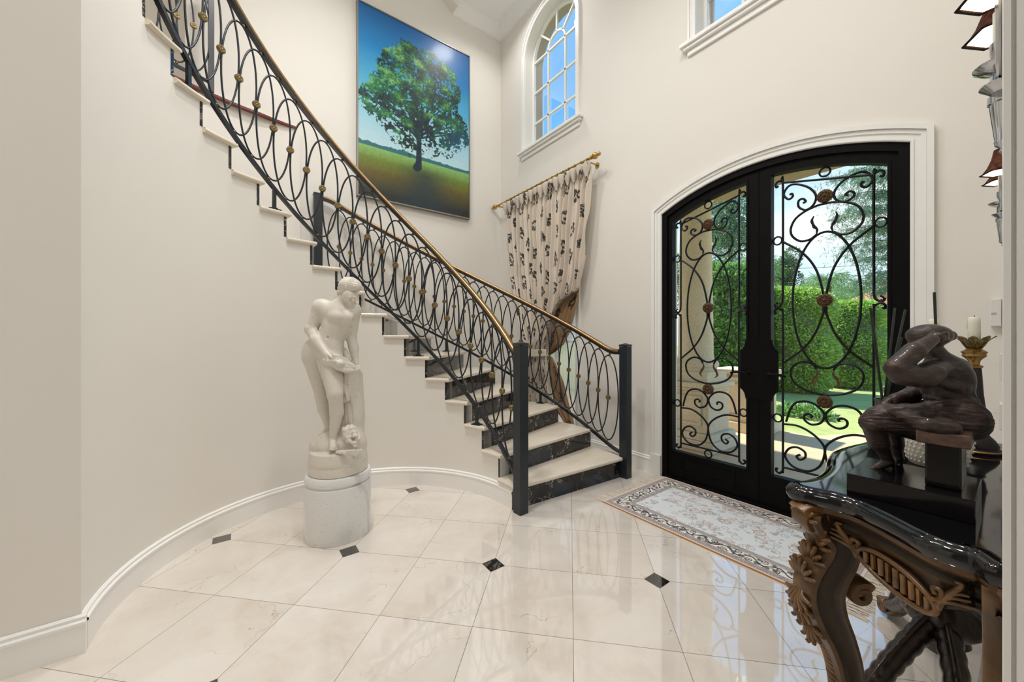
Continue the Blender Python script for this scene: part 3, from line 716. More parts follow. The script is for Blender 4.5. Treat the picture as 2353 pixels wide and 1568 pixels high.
# ---------------------------------------------------------------- outside
ZG = -.12
def flat_ground(name, poly, z0, z1, mat): return struct(MB().flat([poly], z0, z1, XY).build(name, mat, smooth=0))
flat_ground('lawn', [(-60, 3.5), (40, 3.5), (40, 70), (-60, 70)], ZG-.3, ZG, LAWN)
flat_ground('porch_paving', [(-6, 3.47), (2.5, 3.47), (2.5, 5.9), (-.9, 6.35), (-6, 6.35)], ZG, -.04, PAVE)
q = [ptz(1985, 935, ZG)[:2], ptz(1800, 1012, ZG)[:2]]
flat_ground('garden_path', [(-1.95, 6.2), (-.9, 8.4), (-.2, 10.2), (.8, 12), (3, 15), (4.6, 15), (2.6, 11), (1.5, 8.5), (.9, 6.2)], ZG, ZG+.02, PAVE)
flat_ground('far_path', [(-.9, 10.6), (6, 11.4), (6, 12.2), (-.9, 11.1)], ZG, ZG+.022, PAVE)
struct(MB().box(-5.2, .6, 3.48, 5.35, 3.18, 3.3).build('porch_soffit', SURR, smooth=0))

def leaves(P, N, size, asp=.35, spread=.9, rng=RNG):   # pointed leaf blades, two triangles folded along the rib
    n = len(P); d = rng.normal(size=(n, 3))*spread+N*1.0; d /= np.linalg.norm(d, axis=1)[:, None]
    s = rng.normal(size=(n, 3)); s -= d*(s*d).sum(1)[:, None]; s /= np.linalg.norm(s, axis=1)[:, None]
    L = size*(.6+.8*rng.random(n))[:, None]; w = L*asp
    V = np.empty((n, 4, 3)); V[:, 0] = P; V[:, 1] = P+d*L*.5+s*w*.5; V[:, 2] = P+d*L; V[:, 3] = P+d*L*.5-s*w*.5
    return V.reshape(-1, 3)
def leaf_obj(name, V, mat, parent, core=None):
    n = len(V)//4; me = bpy.data.meshes.new(name)
    F4 = np.arange(4*n).reshape(n, 4); off = np.array(parent.location if parent else (0, 0, 0)); W = V-off
    Fl = F4.tolist(); Vl = W.tolist()
    if core is not None:
        o = len(Vl); Vl += [tuple(np.array(p)-off) for p in core.v]; Fl += [tuple(i+o for i in f) for f in core.f]
    me.from_pydata(Vl, [], Fl); me.materials.append(mat); o = bpy.data.objects.new(name, me); COL.objects.link(o)
    if parent: o.parent = parent
    return o
def sup(P, p): return P/(np.abs(P)**p).sum(1)[:, None]**(1/p)
def hedge(label, x0, x1, y0, y1, h, n, size, mat=HEDGE, p=5, name='clipped_hedge', group='hedges beyond the entrance door', cat='hedge'):
    t = thing(name, label, cat, ((x0+x1)/2, (y0+y1)/2, ZG), group)
    c = np.array([(x0+x1)/2, (y0+y1)/2, (ZG+h)/2]); r = np.array([(x1-x0)/2, (y1-y0)/2, (h-ZG)/2])
    P = RNG.uniform(-1, 1, size=(n, 3)); k = RNG.integers(0, 3, n); P[np.arange(n), k] = np.sign(P[np.arange(n), k]); Q = sup(P, p)
    N = np.sign(Q)*np.abs(Q)**(p-1)/r; N /= np.linalg.norm(N, axis=1)[:, None]
    lump = .05*(np.sin(Q[:, 0]*r[0]*5+Q[:, 2]*4)+np.sin(Q[:, 2]*r[2]*6+Q[:, 0]*3))
    W = c+Q*r+N*(lump+RNG.normal(size=n)*.02)[:, None]; keep = W[:, 2] > ZG+.06; W, N = W[keep], N[keep]
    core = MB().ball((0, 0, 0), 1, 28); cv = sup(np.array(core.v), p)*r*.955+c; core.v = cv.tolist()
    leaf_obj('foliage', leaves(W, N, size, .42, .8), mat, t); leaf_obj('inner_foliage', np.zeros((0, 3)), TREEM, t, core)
    s = MB(); cx, cy = (x0+x1)/2, (y0+y1)/2
    for k in range(4): s.tube([(cx+.1*cos(k*1.6), cy+.1*sin(k*1.6), ZG), (cx+.25*cos(k*1.6), cy+.25*sin(k*1.6), h*.5)], .025, 6)
    s.build('stem', BARK, t)
    return t
def at(px, dep): p = pt(px, 777, dep); return p[0], p[1]
def hedge_at(label, px, wpx, dep, py, depth, n, size, mat=HEDGE, p=5, **kw):
    x, y = at(px, dep); w = wpx*dep/F; h = 1.3+(Y0-py)*dep/F
    return hedge(label, x-w/2, x+w/2, y-depth*.1, y+depth*.9, h, n, size, mat, p, **kw)
hedge_at('tall rounded clipped hedge nearest the middle of the door, its top a smooth dome', 1806, 142, 9.6, 664, 1.5, 52000, .075, HEDGE, 3.6)
hedge_at('slightly lower clipped hedge seen right of the domed one, through the right door leaf', 1944, 118, 10.4, 694, 1.5, 36000, .075, HEDGE, 3.8)
hedge_at('low clipped hedge behind the reeds at the right edge of the door glass', 2062, 110, 13.0, 790, 1.4, 12000, .09)
hedge_at('loose dark bushy hedge seen beside the stone column through the left door leaf', 1655, 120, 9.8, 606, 1.8, 26000, .15, BUSH, 3, name='bushy_hedge')
# low flowering plants along the lawn edge
for i, (x, y, r, lb) in enumerate([(-2.35, 8.25, .34, 'low white flowering plant at the foot of the domed hedge'), (-1.05, 8.65, .34, 'low pink and white flowering plant in front of the gap between hedges'),
                               (-.35, 9.75, .34, 'low flowering plant at the foot of the lower clipped hedge'), (.75, 9.9, .34, 'low flowering plant right of the others beside the far path')]):
    t = thing('flowering_plant', lb, 'plant', (x, y, ZG), 'flowering plants along the lawn edge')
    n = 900; P = RNG.normal(size=(n, 3)); P /= np.linalg.norm(P, axis=1)[:, None]; P[:, 2] = abs(P[:, 2]); N = P.copy(); W = np.array([x, y, ZG])+P*np.array([r*1.5, r, r*.55])*(.5+.5*RNG.random(n))[:, None]
    leaf_obj('foliage', leaves(W, N, .09, .45), BUSH, t)
    k = 130; W2 = W[:k]+N[:k]*.03; leaf_obj('flowers', leaves(W2, N[:k], .045, .9), FLOW, t)

# stone column on a pedestal, with the balustrade wall beside it
cb = pt(1598, 850, 4.75); cx, cy = cb[0], cb[1]
col = thing('stone_column', 'round cast stone porch column on a square pedestal behind the left door leaf', 'column', (cx, cy, -.04))
MB().lathe([(.245, .93), (.245, .97), (.265, .99), (.265, 1.03), (.24, 1.06), (.215, 1.075), (.205, 1.12), (.20, 1.6), (.188, 2.4), (.178, 3.02), (.20, 3.05), (.215, 3.09), (.215, 3.215)], (cx, cy, -.04), 40).build('shaft', STONE, col)
m = MB(); a = radians(0)
for w, z0, z1 in ((.80, 0, .12), (.74, .12, .20), (.62, .20, .70), (.66, .70, .74), (.72, .74, .80), (.58, .80, .93)): m.obox((cx-.02, cy, z0-.04), w, w*.86, z1-z0, a)
bevel(m.build('pedestal', STONE, col, smooth=0), .012)
m = MB()
m.flat([[(cx-.25, .25), (cx+.21, .25), (cx+.21, .60), (cx-.25, .60)], [(cx-.22, .28), (cx+.18, .28), (cx+.18, .57), (cx-.22, .57)]], cy-.29, cy-.265, XZ)
m.build('pedestal_panel', STONE, col, smooth=0)
bal = thing('balustrade_wall', 'low paneled stone balustrade wall running back from the column pedestal', 'wall', (cx+.55, cy+1.0, -.04))
m = MB(); bx, by = at(1690, 5.35)
m.box(bx-.28, bx+.34, by, by+.5, -.04, .78); m.box(bx-.33, bx+.39, by-.05, by+.55, .78, .85); m.box(bx-.32, bx+.38, by-.04, by+.54, .70, .74); m.box(bx-.33, bx+.39, by-.05, by+.55, -.04, .10)
bevel(m.build('pier', STONE, bal, smooth=0), .01)
m = MB(); m.flat([[(bx-.2, .16), (bx+.25, .16), (bx+.25, .64), (bx-.2, .64)], [(bx-.16, .20), (bx+.21, .20), (bx+.21, .60), (bx-.16, .60)]], by-.025, by, XZ); m.build('pier_panel', STONE, bal, smooth=0)
m = MB(); m.box(cx-1.9, bx-.28, by+.1, by+.4, -.04, .72); m.box(cx-1.9, bx-.28, by+.05, by+.45, .72, .80); bevel(m.build('wall_run', STONE, bal, smooth=0), .01)

# trees
def tree(label, x, y, zc, r, n, size, mat, name='tree', trunk=True, sub=9, cat='tree'):
    t = thing(name, label, cat, (x, y, ZG), 'trees beyond the garden'); Vs = []
    for k in range(sub):
        c = np.array([x, y, zc])+RNG.normal(size=3)*np.array(r)*.42; P = RNG.normal(size=(n//sub, 3)); P /= np.linalg.norm(P, axis=1)[:, None]
        Vs.append(leaves(c+P*np.array(r)*.55*(.85+.2*RNG.random(len(P)))[:, None], P, size))
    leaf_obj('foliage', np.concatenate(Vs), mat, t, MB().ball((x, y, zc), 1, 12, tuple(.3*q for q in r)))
    MB().tube([(x, y, ZG), (x+.1, y, zc*.5), (x, y, zc)], [.22, .16, .08], 8).build('trunk', BARK, t)
    return t
x, y = at(1802, 34); tree('dense dark round tree far behind the domed hedge', x, y, 1.3+(777-632)/855*34, (1.25, 1.25, 1.9), 9000, .2, TREEM)
x, y = at(1676, 22); tree('feathery grey green tree behind the stone column, seen through the left door leaf', x, y, 1.3+(777-530)/855*22, (1.5, 1.4, 2.6), 12000, .17, PINE, sub=16)
x, y = at(1600, 44); tree('broad green tree low behind the bushy hedge of the left door leaf', x, y, 1.3+(777-640)/855*44, (4.5, 3, 2.6), 9000, .3, TREEM)
x, y = at(1975, 40); tree('soft green tree behind the lower clipped hedge in front of the white house', x, y, 1.3+(777-680)/855*40, (2.6, 2, 1.3), 10000, .2, PALM)
# pine with drooping needle sprays reaching in from the right
x, y = at(2185, 12.2); pine = thing('pine_tree', 'tall pine with drooping blue green needle branches on the right of the door view', 'tree', (x, y, ZG), 'trees beyond the garden')
MB().tube([(x, y, ZG), (x+.1, y, 4), (x, y, 9)], [.24, .2, .1], 8).build('trunk', BARK, pine)
br = MB(); Vs = []
for px, py, dp in ((1985, 405, 12), (1940, 440, 12.4), (1965, 470, 11.8), (1930, 490, 12.6), (2000, 520, 12.2), (1950, 560, 12.8), (1985, 585, 11.9), (2010, 620, 12.3), (1975, 640, 12.6), (2025, 440, 12.5), (2030, 560, 12.1), (1925, 400, 12.9), (2020, 660, 12.2), (2035, 500, 11.7), (1950, 520, 12.2), (1975, 380, 12.4)):
    e = pt(px-14, py+8, dp); s0 = np.array([x, y, e[2]-.5-.3*RNG.random()]); mid = (s0+e)/2+np.array([0, 0, .45]); B = spline([s0, mid, e], 14); br.tube(B, np.linspace(.03, .006, len(B)), 5)
    for q in B[5:]:
        for j in range(5):
            d = RNG.normal(size=3)*np.array([.4, .4, .25])+np.array([-.15, -.1, -.28]); tw = q+d*np.linspace(0, .75, 7)[:, None]
            n = 16; ii = RNG.integers(0, 7, n); N = np.tile(np.array([-.2, 0, -.8]), (n, 1)); Vs.append(leaves(tw[ii], N, .17, .09, .75))
br.build('branches', BARK, pine); leaf_obj('needles', np.concatenate(Vs), PINE, pine)
for px, dp, hp, lb in ((1880, 30, 655, 'small palm left of the others above the hedges'), (1905, 25, 640, 'middle palm above the gap between the two clipped hedges'), (1735, 26, 600, 'palm seen at the right edge of the left door leaf')):
    x, y = at(px, dp); z = 1.3+(777-hp)/855*dp; t = thing('palm_tree', lb, 'tree', (x, y, ZG), 'palms beyond the garden')
    MB().tube([(x, y, ZG), (x+.1, y, z*.6), (x, y, z)], [.16, .13, .11], 7).build('trunk', BARK, t); Vs = []
    for k in range(18):
        a = 2*pi*k/18+RNG.random()*.3; u = .25+.9*RNG.random(); L = 1.5
        d = np.array([cos(a), sin(a), 0]); R_ = [np.array([x, y, z])+d*L*s+np.array([0, 0, L*(u*s-1.25*s*s)]) for s in np.linspace(0, 1, 12)]
        for q in R_[2:]:
            n = 8; N = np.tile(np.array([d[0]*.6, d[1]*.6, -.6]), (n, 1)); Vs.append(leaves(np.tile(q, (n, 1)), N, .5, .07, .5))
    leaf_obj('fronds', np.concatenate(Vs), PALM, t)
# neighbour house
x, y = at(2085, 30); hs = thing('neighbour_house', 'white house with a terracotta tiled roof at the right of the door view', 'house', (x, y, ZG))
m = MB(); m.obox((x, y, ZG), 8, 6, 3.9, radians(36)); m.build('wall', HOUSE, hs, smooth=0)
m = MB(); a, b = cos(radians(36)), sin(radians(36)); V = [(x+a*u-b*v, y+b*u+a*v, z) for u, v, z in ((-4.5, -3.5, 3.7), (4.5, -3.5, 3.7), (4.5, 3.5, 3.7), (-4.5, 3.5, 3.7), (-1.5, 0, 5.6), (1.5, 0, 5.6))]
m.add(V, [(0, 1, 5, 4), (1, 2, 5), (2, 3, 4, 5), (3, 0, 4), (3, 2, 1, 0)]); m.build('roof', ROOF, hs, smooth=0)
a, b = pt(1560, 624, 38), pt(2120, 600, 38)
tag(MB().tube([a+(b-a)*t-np.array([0, 0, .9*t*(1-t)]) for t in np.linspace(-.2, 1.15, 24)], .022, 5).build('utility_wire', ROADW), 'thin dark utility wire crossing the sky beyond the door', 'wire')

# ---------------------------------------------------------------- sky, sun, downlight and added fill lights
W = bpy.data.worlds.new('sky'); SC.world = W; W.use_nodes = True; nt = W.node_tree; nt.nodes.clear()
o = nt.nodes.new('ShaderNodeOutputWorld'); bg = nt.nodes.new('ShaderNodeBackground'); tc = nt.nodes.new('ShaderNodeTexCoord'); sp = nt.nodes.new('ShaderNodeSeparateXYZ')
rp = nt.nodes.new('ShaderNodeValToRGB'); nz = nt.nodes.new('ShaderNodeTexNoise'); mp = nt.nodes.new('ShaderNodeMapping'); cr = nt.nodes.new('ShaderNodeValToRGB'); mx = nt.nodes.new('ShaderNodeMix'); mx.data_type = 'RGBA'
mm_ = nt.nodes.new('ShaderNodeMath'); mm_.operation = 'MULTIPLY'; hz = nt.nodes.new('ShaderNodeValToRGB')
L = nt.links.new
L(tc.outputs['Generated'], sp.inputs[0]); L(sp.outputs[2], rp.inputs[0])
e = rp.color_ramp.elements; e[0].position = 0; e[0].color = S(226, 240, 250)+(1,); e[1].position = .62; e[1].color = S(112, 184, 250)+(1,)
k = e.new(.22); k.color = S(196, 226, 250)+(1,); k = e.new(.4); k.color = S(132, 196, 252)+(1,)
L(tc.outputs['Generated'], mp.inputs[0]); mp.inputs['Scale'].default_value = (2.2, 2.2, 6); L(mp.outputs[0], nz.inputs['Vector']); nz.inputs['Scale'].default_value = 1.6; nz.inputs['Detail'].default_value = 7
L(nz.outputs[0], cr.inputs[0]); cr.color_ramp.elements[0].position = .42; cr.color_ramp.elements[1].position = .68
L(sp.outputs[2], hz.inputs[0]); hz.color_ramp.elements[0].position = .28; hz.color_ramp.elements[0].color = (1, 1, 1, 1); hz.color_ramp.elements[1].position = .42; hz.color_ramp.elements[1].color = (0, 0, 0, 1)
L(cr.outputs[0], mm_.inputs[0]); L(hz.outputs[0], mm_.inputs[1]); L(mm_.outputs[0], mx.inputs[0]); L(rp.outputs[0], mx.inputs[6]); mx.inputs[7].default_value = S(246, 249, 252)+(1,)
L(mx.outputs[2], bg.inputs[0]); bg.inputs[1].default_value = 1.35; L(bg.outputs[0], o.inputs[0])
def light(name, typ, loc, energy, col=(1, 1, 1), rot=None, **kw):
    l = bpy.data.lights.new(name, typ); l.energy = energy; l.color = col
    for k, v in kw.items(): setattr(l, k, v)
    ob = bpy.data.objects.new(name, l); COL.objects.link(ob); ob.location = loc
    if rot: ob.rotation_euler = rot
    return ob
sd = Vector((-.62, .05, .76)).normalized()
light('sun', 'SUN', (0, 0, 20), 8.5, (1, .95, .86), sd.to_track_quat('Z', 'Y').to_euler(), angle=radians(1.5))
WARM = (1, .98, .95)
for i, (x, y, e) in enumerate(((-3.75, 2.66, 12), (-3.2, .6, 30), (-.8, 1.1, 29), (-1.7, .1, 37), (-3.4, -2.0, 10))):  # first one makes the glow on the painting; the others are added fill
    light('downlight_and_fill', 'AREA', (x, y, ZC-.03), e, WARM, shape='DISK', size=.34, spread=radians(138))
light('upper_fill', 'POINT', (-1.9, 1.0, 4.9), 27, WARM, shadow_soft_size=.32)  # unseen point light added to lighten the ceiling and upper walls
light('gallery_fill', 'POINT', (-5.5, -2.0, 5.0), 16, (1, .9, .78), shadow_soft_size=.2)  # unseen light added to lighten the gallery behind its railing
light('hall_fill', 'AREA', (.7, -.5, 3.4), 17, (1, .97, .93), shape='DISK', size=1.2)  # unseen light added behind the camera to lighten the jamb
vs = SC.view_settings; vs.view_transform = 'Standard'; vs.look = 'None'; vs.gamma = 1; vs.exposure = 0; vs.use_curve_mapping = False
SC.display_settings.display_device = 'sRGB'
SC.cycles.max_bounces = 10; SC.cycles.transparent_max_bounces = 16; SC.cycles.caustics_reflective = False; SC.cycles.caustics_refractive = False; SC.cycles.sample_clamp_indirect = 8
# ---------------------------------------------------------------- value noise for pictures woven or printed into cloth
def vnoise(x, y, sc, seed=0):
    r = np.random.default_rng(seed); T = r.random((64, 64)); X = x*sc; Y = y*sc
    i = np.floor(X).astype(int); j = np.floor(Y).astype(int); f = X-i; g = Y-j; f = f*f*(3-2*f); g = g*g*(3-2*g)
    q = lambda a, b: T[a % 64, b % 64]
    return (q(i, j)*(1-f)+q(i+1, j)*f)*(1-g)+(q(i, j+1)*(1-f)+q(i+1, j+1)*f)*g
def fbm(x, y, sc, seed=0, o=4): return sum(vnoise(x, y, sc*2**k, seed+k)*.5**k for k in range(o))/sum(.5**k for k in range(o))
def lerp(a, b, t): return np.asarray(a)+(np.asarray(b)-np.asarray(a))*np.clip(t, 0, 1)[..., None]
def over(C, col, m): return C*(1-m[..., None])+np.asarray(col)*m[..., None]
sm = lambda e0, e1, x: (lambda t: t*t*(3-2*t))(np.clip((x-e0)/(e1-e0), 0, 1))
def seg_d(X, Y, a, b):
    d = np.array(b)-np.array(a); t = np.clip(((X-a[0])*d[0]+(Y-a[1])*d[1])/(d@d), 0, 1); return np.hypot(X-a[0]-t*d[0], Y-a[1]-t*d[1]), t

# ---------------------------------------------------------------- painting of a tree
PY0, PY1, PZ0, PZ1 = 1.122, 2.654, 2.995, 5.328
pic = thing('painting', 'large painting of a single leafy tree under a blue sky', 'painting', (XW, (PY0+PY1)/2, PZ0))
na, nb = 340, 520; A, B = np.meshgrid(np.linspace(0, 1, na), np.linspace(0, 1, nb), indexing='ij')
Yp, Zp = PY0+.012+(PY1-PY0-.024)*A, PZ0+.012+(PZ1-PZ0-.024)*B; hz = .272
t = (B-hz)/(1-hz); C = lerp(S(196, 228, 236), S(96, 190, 222), t*2.2); C = lerp(C, S(8, 138, 205), (t-.34)*2.6); C = lerp(C, S(2, 92, 168), (t-.62)*2.4+.25*(A-.5))
C = C*(.97+.06*fbm(A, B*1.5, 60, 3, 2))[..., None]
rise = hz+.012+.014*fbm(A*3, B*0, 9, 5, 3)*(1.2-A*.4); C = over(C, S(44, 112, 122), sm(.002, -.002, B-rise))
g = (hz-B)/hz; G = lerp(S(140, 190, 110), S(112, 138, 46), g*4.); G = lerp(G, S(108, 96, 30), (g-.18)*3.2); G = lerp(G, S(38, 44, 40), (g-.42)*2.2); G = lerp(G, S(30, 30, 36), (g-.8)*4)
shd = np.exp(-((A-.56)/.2)**2)*sm(.0, .35, g)*.75; G = over(G, S(18, 52, 62), shd); G = G*(.8+.4*fbm(A, B*1.6, 70, 9, 3))[..., None]
C = np.where((B < hz-.004*(1-A))[..., None], G, C)
crown = [(1.577, 4.843), (1.777, 5.004), (1.986, 5.053), (2.142, 4.916), (2.337, 4.938), (2.404, 4.722), (2.37, 4.497), (2.472, 4.227), (2.507, 4.053), (2.337, 3.85), (2.079, 3.833), (1.895, 3.807), (1.719, 3.754), (1.55, 3.868), (1.441, 3.969), (1.284, 4.074), (1.248, 4.194), (1.335, 4.441), (1.441, 4.619)]
cr_ = np.array(crown); cen = np.array([1.88, 4.40]); rr = np.random.default_rng(4)
blobs = [(cen+(p-cen)*k, .17+.05*rr.random()) for p in cr_ for k in (.82, .5)]+[(cen, .25)]
ed = .07*(fbm(Yp, Zp, 9, 21, 4)-.5)*2+.035*(fbm(Yp, Zp, 38, 31, 2)-.5)*2
field = np.max([r-np.hypot(Yp-c[0], (Zp-c[1])) for c, r in blobs], axis=0)+ed
def line(C, a, b, w0, w1, col): d, tt = seg_d(Yp, Zp, a, b); return over(C, col, sm(1.2, .8, d/(w0+(w1-w0)*tt)))
TR = S(14, 42, 62)
foot = (1.89, 3.53); C = line(C, foot, (1.895, 4.0), .042, .03, TR); C = line(C, (1.86, 3.52), (1.89, 3.6), .05, .03, TR)
for k in range(26):
    a = radians(90+(k-12.5)*6.2+rr.normal()*3); L_ = .5+.35*rr.random(); s = np.array([1.893, 3.86+.25*rr.random()]); e_ = s+L_*np.array([cos(a)*1.0, sin(a)]); C = line(C, tuple(s), tuple(e_), .016, .004, TR)
gap = .55*fbm(Yp, Zp, 13, 41, 4)+.45*fbm(Yp, Zp, 48, 43, 2); low = sm(4.4, 3.75, Zp)*.10+.05*np.exp(-((Yp-1.89)/.12)**2)*sm(4.4, 3.9, Zp)
mask = sm(-.004, .010, field+.02*(fbm(Yp, Zp, 70, 47, 2)-.5)*2)*sm(.37+low, .42+low, gap+.04*(field > .12))
clump = fbm(Yp*1.15, Zp*1.7, 6.5, 51, 3); lit = .42+(Zp-4.35)*.35-(Yp-1.88)*.22+2.0*(clump-.5)+.9*(fbm(Yp, Zp, 60, 61, 2)-.5)
Lf = lerp(S(4, 26, 40), S(10, 66, 52), lit*2.4); Lf = lerp(Lf, S(44, 122, 58), (lit-.40)*2.2); Lf = lerp(Lf, S(132, 184, 110), (lit-.82)*2.2); Lf = lerp(Lf, S(24, 96, 130), sm(2.0, 2.6, Yp)*sm(4.5, 3.8, Zp)*.75)
Lf = lerp(Lf, S(40, 150, 120), sm(1.75, 1.25, Yp)*.25*np.clip(lit, 0, 1))
Lf = Lf*(.62+.76*fbm(Yp, Zp, 110, 71, 2))[..., None]; C = C*(1-mask[..., None])+Lf*mask[..., None]
Gd = np.stack([np.full_like(A, XW+.045), Yp, Zp], -1)
MB().grid(Gd).build('canvas', PAINT, pic, smooth=0, recalc=False, colors=C.reshape(-1, 3))
fr = MB().flat([[(PY0, PZ0), (PY1, PZ0), (PY1, PZ1), (PY0, PZ1)], [(PY0+.014, PZ0+.014), (PY1-.014, PZ0+.014), (PY1-.014, PZ1-.014), (PY0+.014, PZ1-.014)]], XW, XW+.055, lambda a, b, d: (d, a, b))
fr.build('frame', simple('silver_picture_frame', S(150, 146, 138), .4, .6), pic, smooth=0)
MB().box(XW, XW+.04, PY0+.005, PY1-.005, PZ0+.005, PZ1-.005).build('backing', DOORM, pic, smooth=0)

# ---------------------------------------------------------------- oriental rug
RX0, RX1, RY0, RY1 = -1.95, -.50, 2.315, 3.19
rug = thing('runner_rug', 'pale blue oriental runner rug with a black vine border by the door', 'rug', ((RX0+RX1)/2, (RY0+RY1)/2, 0))
nx_, ny_ = 500, 300; U, V = np.meshgrid(np.linspace(0, RX1-RX0, nx_), np.linspace(0, RY1-RY0, ny_), indexing='ij'); wx, wy = RX1-RX0, RY1-RY0
de = np.minimum(np.minimum(U, wx-U), np.minimum(V, wy-V)); along = np.where(np.minimum(U, wx-U) < np.minimum(V, wy-V), V, U)
C = np.ones(U.shape+(3,))*np.array(S(226, 230, 232))
fieldm = de > .175
cols = [S(176, 116, 108), S(126, 142, 116), S(196, 160, 120), S(122, 134, 150), S(168, 140, 132)]; r2 = np.random.default_rng(8)
for k in range(430):      # florets and tendrils
    cx_, cy_, rad = r2.random()*wx, r2.random()*wy, .008+.022*r2.random()**2; d = np.hypot(U-cx_, (V-cy_)); a = np.arctan2(V-cy_, U-cx_); q = rad*(1+.18*np.cos(6*a+k))
    C = over(C, cols[k % 5], .62*sm(.0042, .0016, np.abs(d-q))*fieldm); C = over(C, cols[(k+2) % 5], .6*sm(.006, .003, d)*fieldm)
vine = np.abs(fbm(U*1.0, V*1.0, 9, 81, 2)-.5); C = over(C, S(150, 158, 146), .55*sm(.012, .004, vine)*fieldm)
for k in range(7):
    cx_, cy_ = (k+.5)*wx/7, wy/2+.02*sin(k*2); d = np.hypot((U-cx_), (V-cy_)); a = np.arctan2(V-cy_, U-cx_); C = over(C, S(168, 92, 84), .8*sm(.005, .002, np.abs(d-.032*(1+.15*np.cos(8*a))))); C = over(C, S(210, 190, 170), .7*sm(.016, .012, d))
def band(C, e0, e1, base, ink, per, wdt=.5):
    m = (de >= e0) & (de < e1); ph = np.abs(((along/per) % 1)-.5)*2; mid = np.abs((de-(e0+e1)/2)/(e1-e0)*2)
    C = np.where(m[..., None], np.array(base), C); return over(C, ink, (m & (np.abs(ph-mid) < wdt))*.75)
C = np.where((de < .175)[..., None], np.array(S(222, 214, 208)), C)
C = band(C, .012, .034, S(206, 190, 182), S(120, 84, 84), .016, .3); C = band(C, .038, .052, S(214, 200, 194), S(84, 74, 84), .014, .3)
C = band(C, .138, .152, S(214, 206, 200), S(128, 96, 96), .014, .3); C = band(C, .156, .172, S(206, 196, 192), S(96, 84, 92), .014, .3)
m = (de >= .056) & (de < .134); tt = (de-.056)/.078; C = np.where(m[..., None], np.array(S(236, 232, 224)), C)
ph = along/.14; sc_ = .5+.3*np.sin(2*pi*ph); C = over(C, S(40, 38, 44), m*sm(.09, .05, np.abs(tt-sc_)))
fl = np.hypot(((along/.07) % 1-.5)*.9, tt-(.5-.26*np.sign(np.sin(2*pi*along/.14+.001)))); C = over(C, S(34, 36, 46), m*sm(.05, .02, np.abs(fl-.2))); C = over(C, S(150, 100, 96), m*sm(.1, .07, fl))
C = over(C, S(34, 36, 46), m*sm(.53, .62, fbm(U, V, 60, 91, 2))*.8)
for e in (.035, .0535, .1355, .1535, .1735): C = over(C, S(70, 60, 64), sm(.0022, .001, np.abs(de-e))*.8)
MB().grid(np.stack([RX0+U, RY0+V, np.full_like(U, .0105)], -1)).build('pile', RUGM, rug, smooth=0, recalc=False, colors=C.reshape(-1, 3))
MB().box(RX0, RX1, RY0, RY1, 0, .0095).build('backing', simple('gold_brown_binding', S(186, 132, 72), .8, bs=.3), rug, smooth=0)
for sgn, x in ((-1, RX0), (1, RX1)):
    m = MB(); k = 0
    for y in np.arange(RY0+.006, RY1-.004, .0085):
        L_ = (.075+.02*RNG.random()); dy = .018*RNG.normal(); m.tube(spline([(x, y, .007), (x+sgn*L_*.4, y+dy*.3, .006), (x+sgn*L_, y+dy, .004)], 3), [.0026]*4+[.0026, .0022, .0016], 5)
    m.build('fringe', TASSEL, rug)

# ---------------------------------------------------------------- curtain on a brass rod
cur = thing('curtain', 'cream curtain printed with black flower sprays, tied back on the left', 'curtain', (-3.6, 3.08, 0))
def interp(tab, z): T = sorted(tab); return np.interp(z, [a for a, b in T], [b for a, b in T])
XLt = [(3.17, -4.351), (2.64, -4.297), (2.14, -4.235), (1.58, -4.06), (1.25, -3.88), (1.10, -3.835), (.82, -3.88), (.44, -3.94), (.0, -4.02)]
XFt = [(3.17, -2.6), (1.86, -2.955), (1.80, -3.08), (1.75, -3.216), (1.65, -3.33), (1.5, -3.408), (1.25, -3.455), (1.10, -3.464), (0, -3.0)]
XRt = [(3.17, -2.731), (2.62, -2.793), (2.06, -2.883), (1.84, -2.945), (1.6, -3.06), (1.35, -3.25), (1.2, -3.39), (1.10, -3.464), (.80, -3.431), (.51, -3.384), (.0, -3.32)]
def printed(U, V, base, ink=S(26, 24, 28)):
    C = np.ones(U.shape+(3,))*np.array(base); C = C*(.97+.05*fbm(U, V, 30, 12, 3))[..., None]; r = np.random.default_rng(5)
    for i in range(int(U.max()/.30)+1):
        for j in range(int(V.max()/.34)+2):
            cx_, cy_ = i*.30+.15+r.normal()*.02, j*.34+(.17 if i % 2 else 0)+r.normal()*.02; ang = r.normal()*.35
            sl = (np.abs(U-cx_) < .14) & (np.abs(V-cy_) < .16)
            if not sl.any(): continue
            u, v = U[sl]-cx_, V[sl]-cy_; u, v = u*cos(ang)-v*sin(ang), u*sin(ang)+v*cos(ang); mk = np.zeros(u.shape)
            for k in range(8):
                a = radians(-35+k*36+r.normal()*8); q = .055+.035*r.random(); mk = np.maximum(mk, sm(.0195, .0145, np.hypot(u-q*cos(a)*.8, v-q*sin(a)))-.8*sm(.007, .004, np.hypot(u-q*cos(a)*.8, v-q*sin(a))))
            for k in range(26): a = r.random()*6.28; q = .09*sqrt(r.random()); mk = np.maximum(mk, sm(.0115, .0075, np.hypot((u-q*cos(a)*.8), (v-q*sin(a))*.6)))
            mk = np.maximum(mk, sm(.005, .003, np.abs(u+.1*v*v))*(v < .02)*(v > -.11))
            C[sl] = over(C[sl], ink, np.clip(mk, 0, 1)*.93)
    return C
nu, nv = 720, 430; zz = np.concatenate([np.linspace(3.16, 2.95, 40), np.linspace(2.945, 1.3, 260), np.linspace(1.295, .01, nv-300)]); uu = np.linspace(0, 1, nu); Z, U = np.meshgrid(zz, uu, indexing='ij')
xl, xr = interp(XLt, Z), interp(XRt, Z); wob = .012*(fbm(U*6, Z, 1.5, 2, 2)-.5)
Xc = xl+(xr-xl)*(U+wob*(1-np.abs(2*U-1))); NP = 17
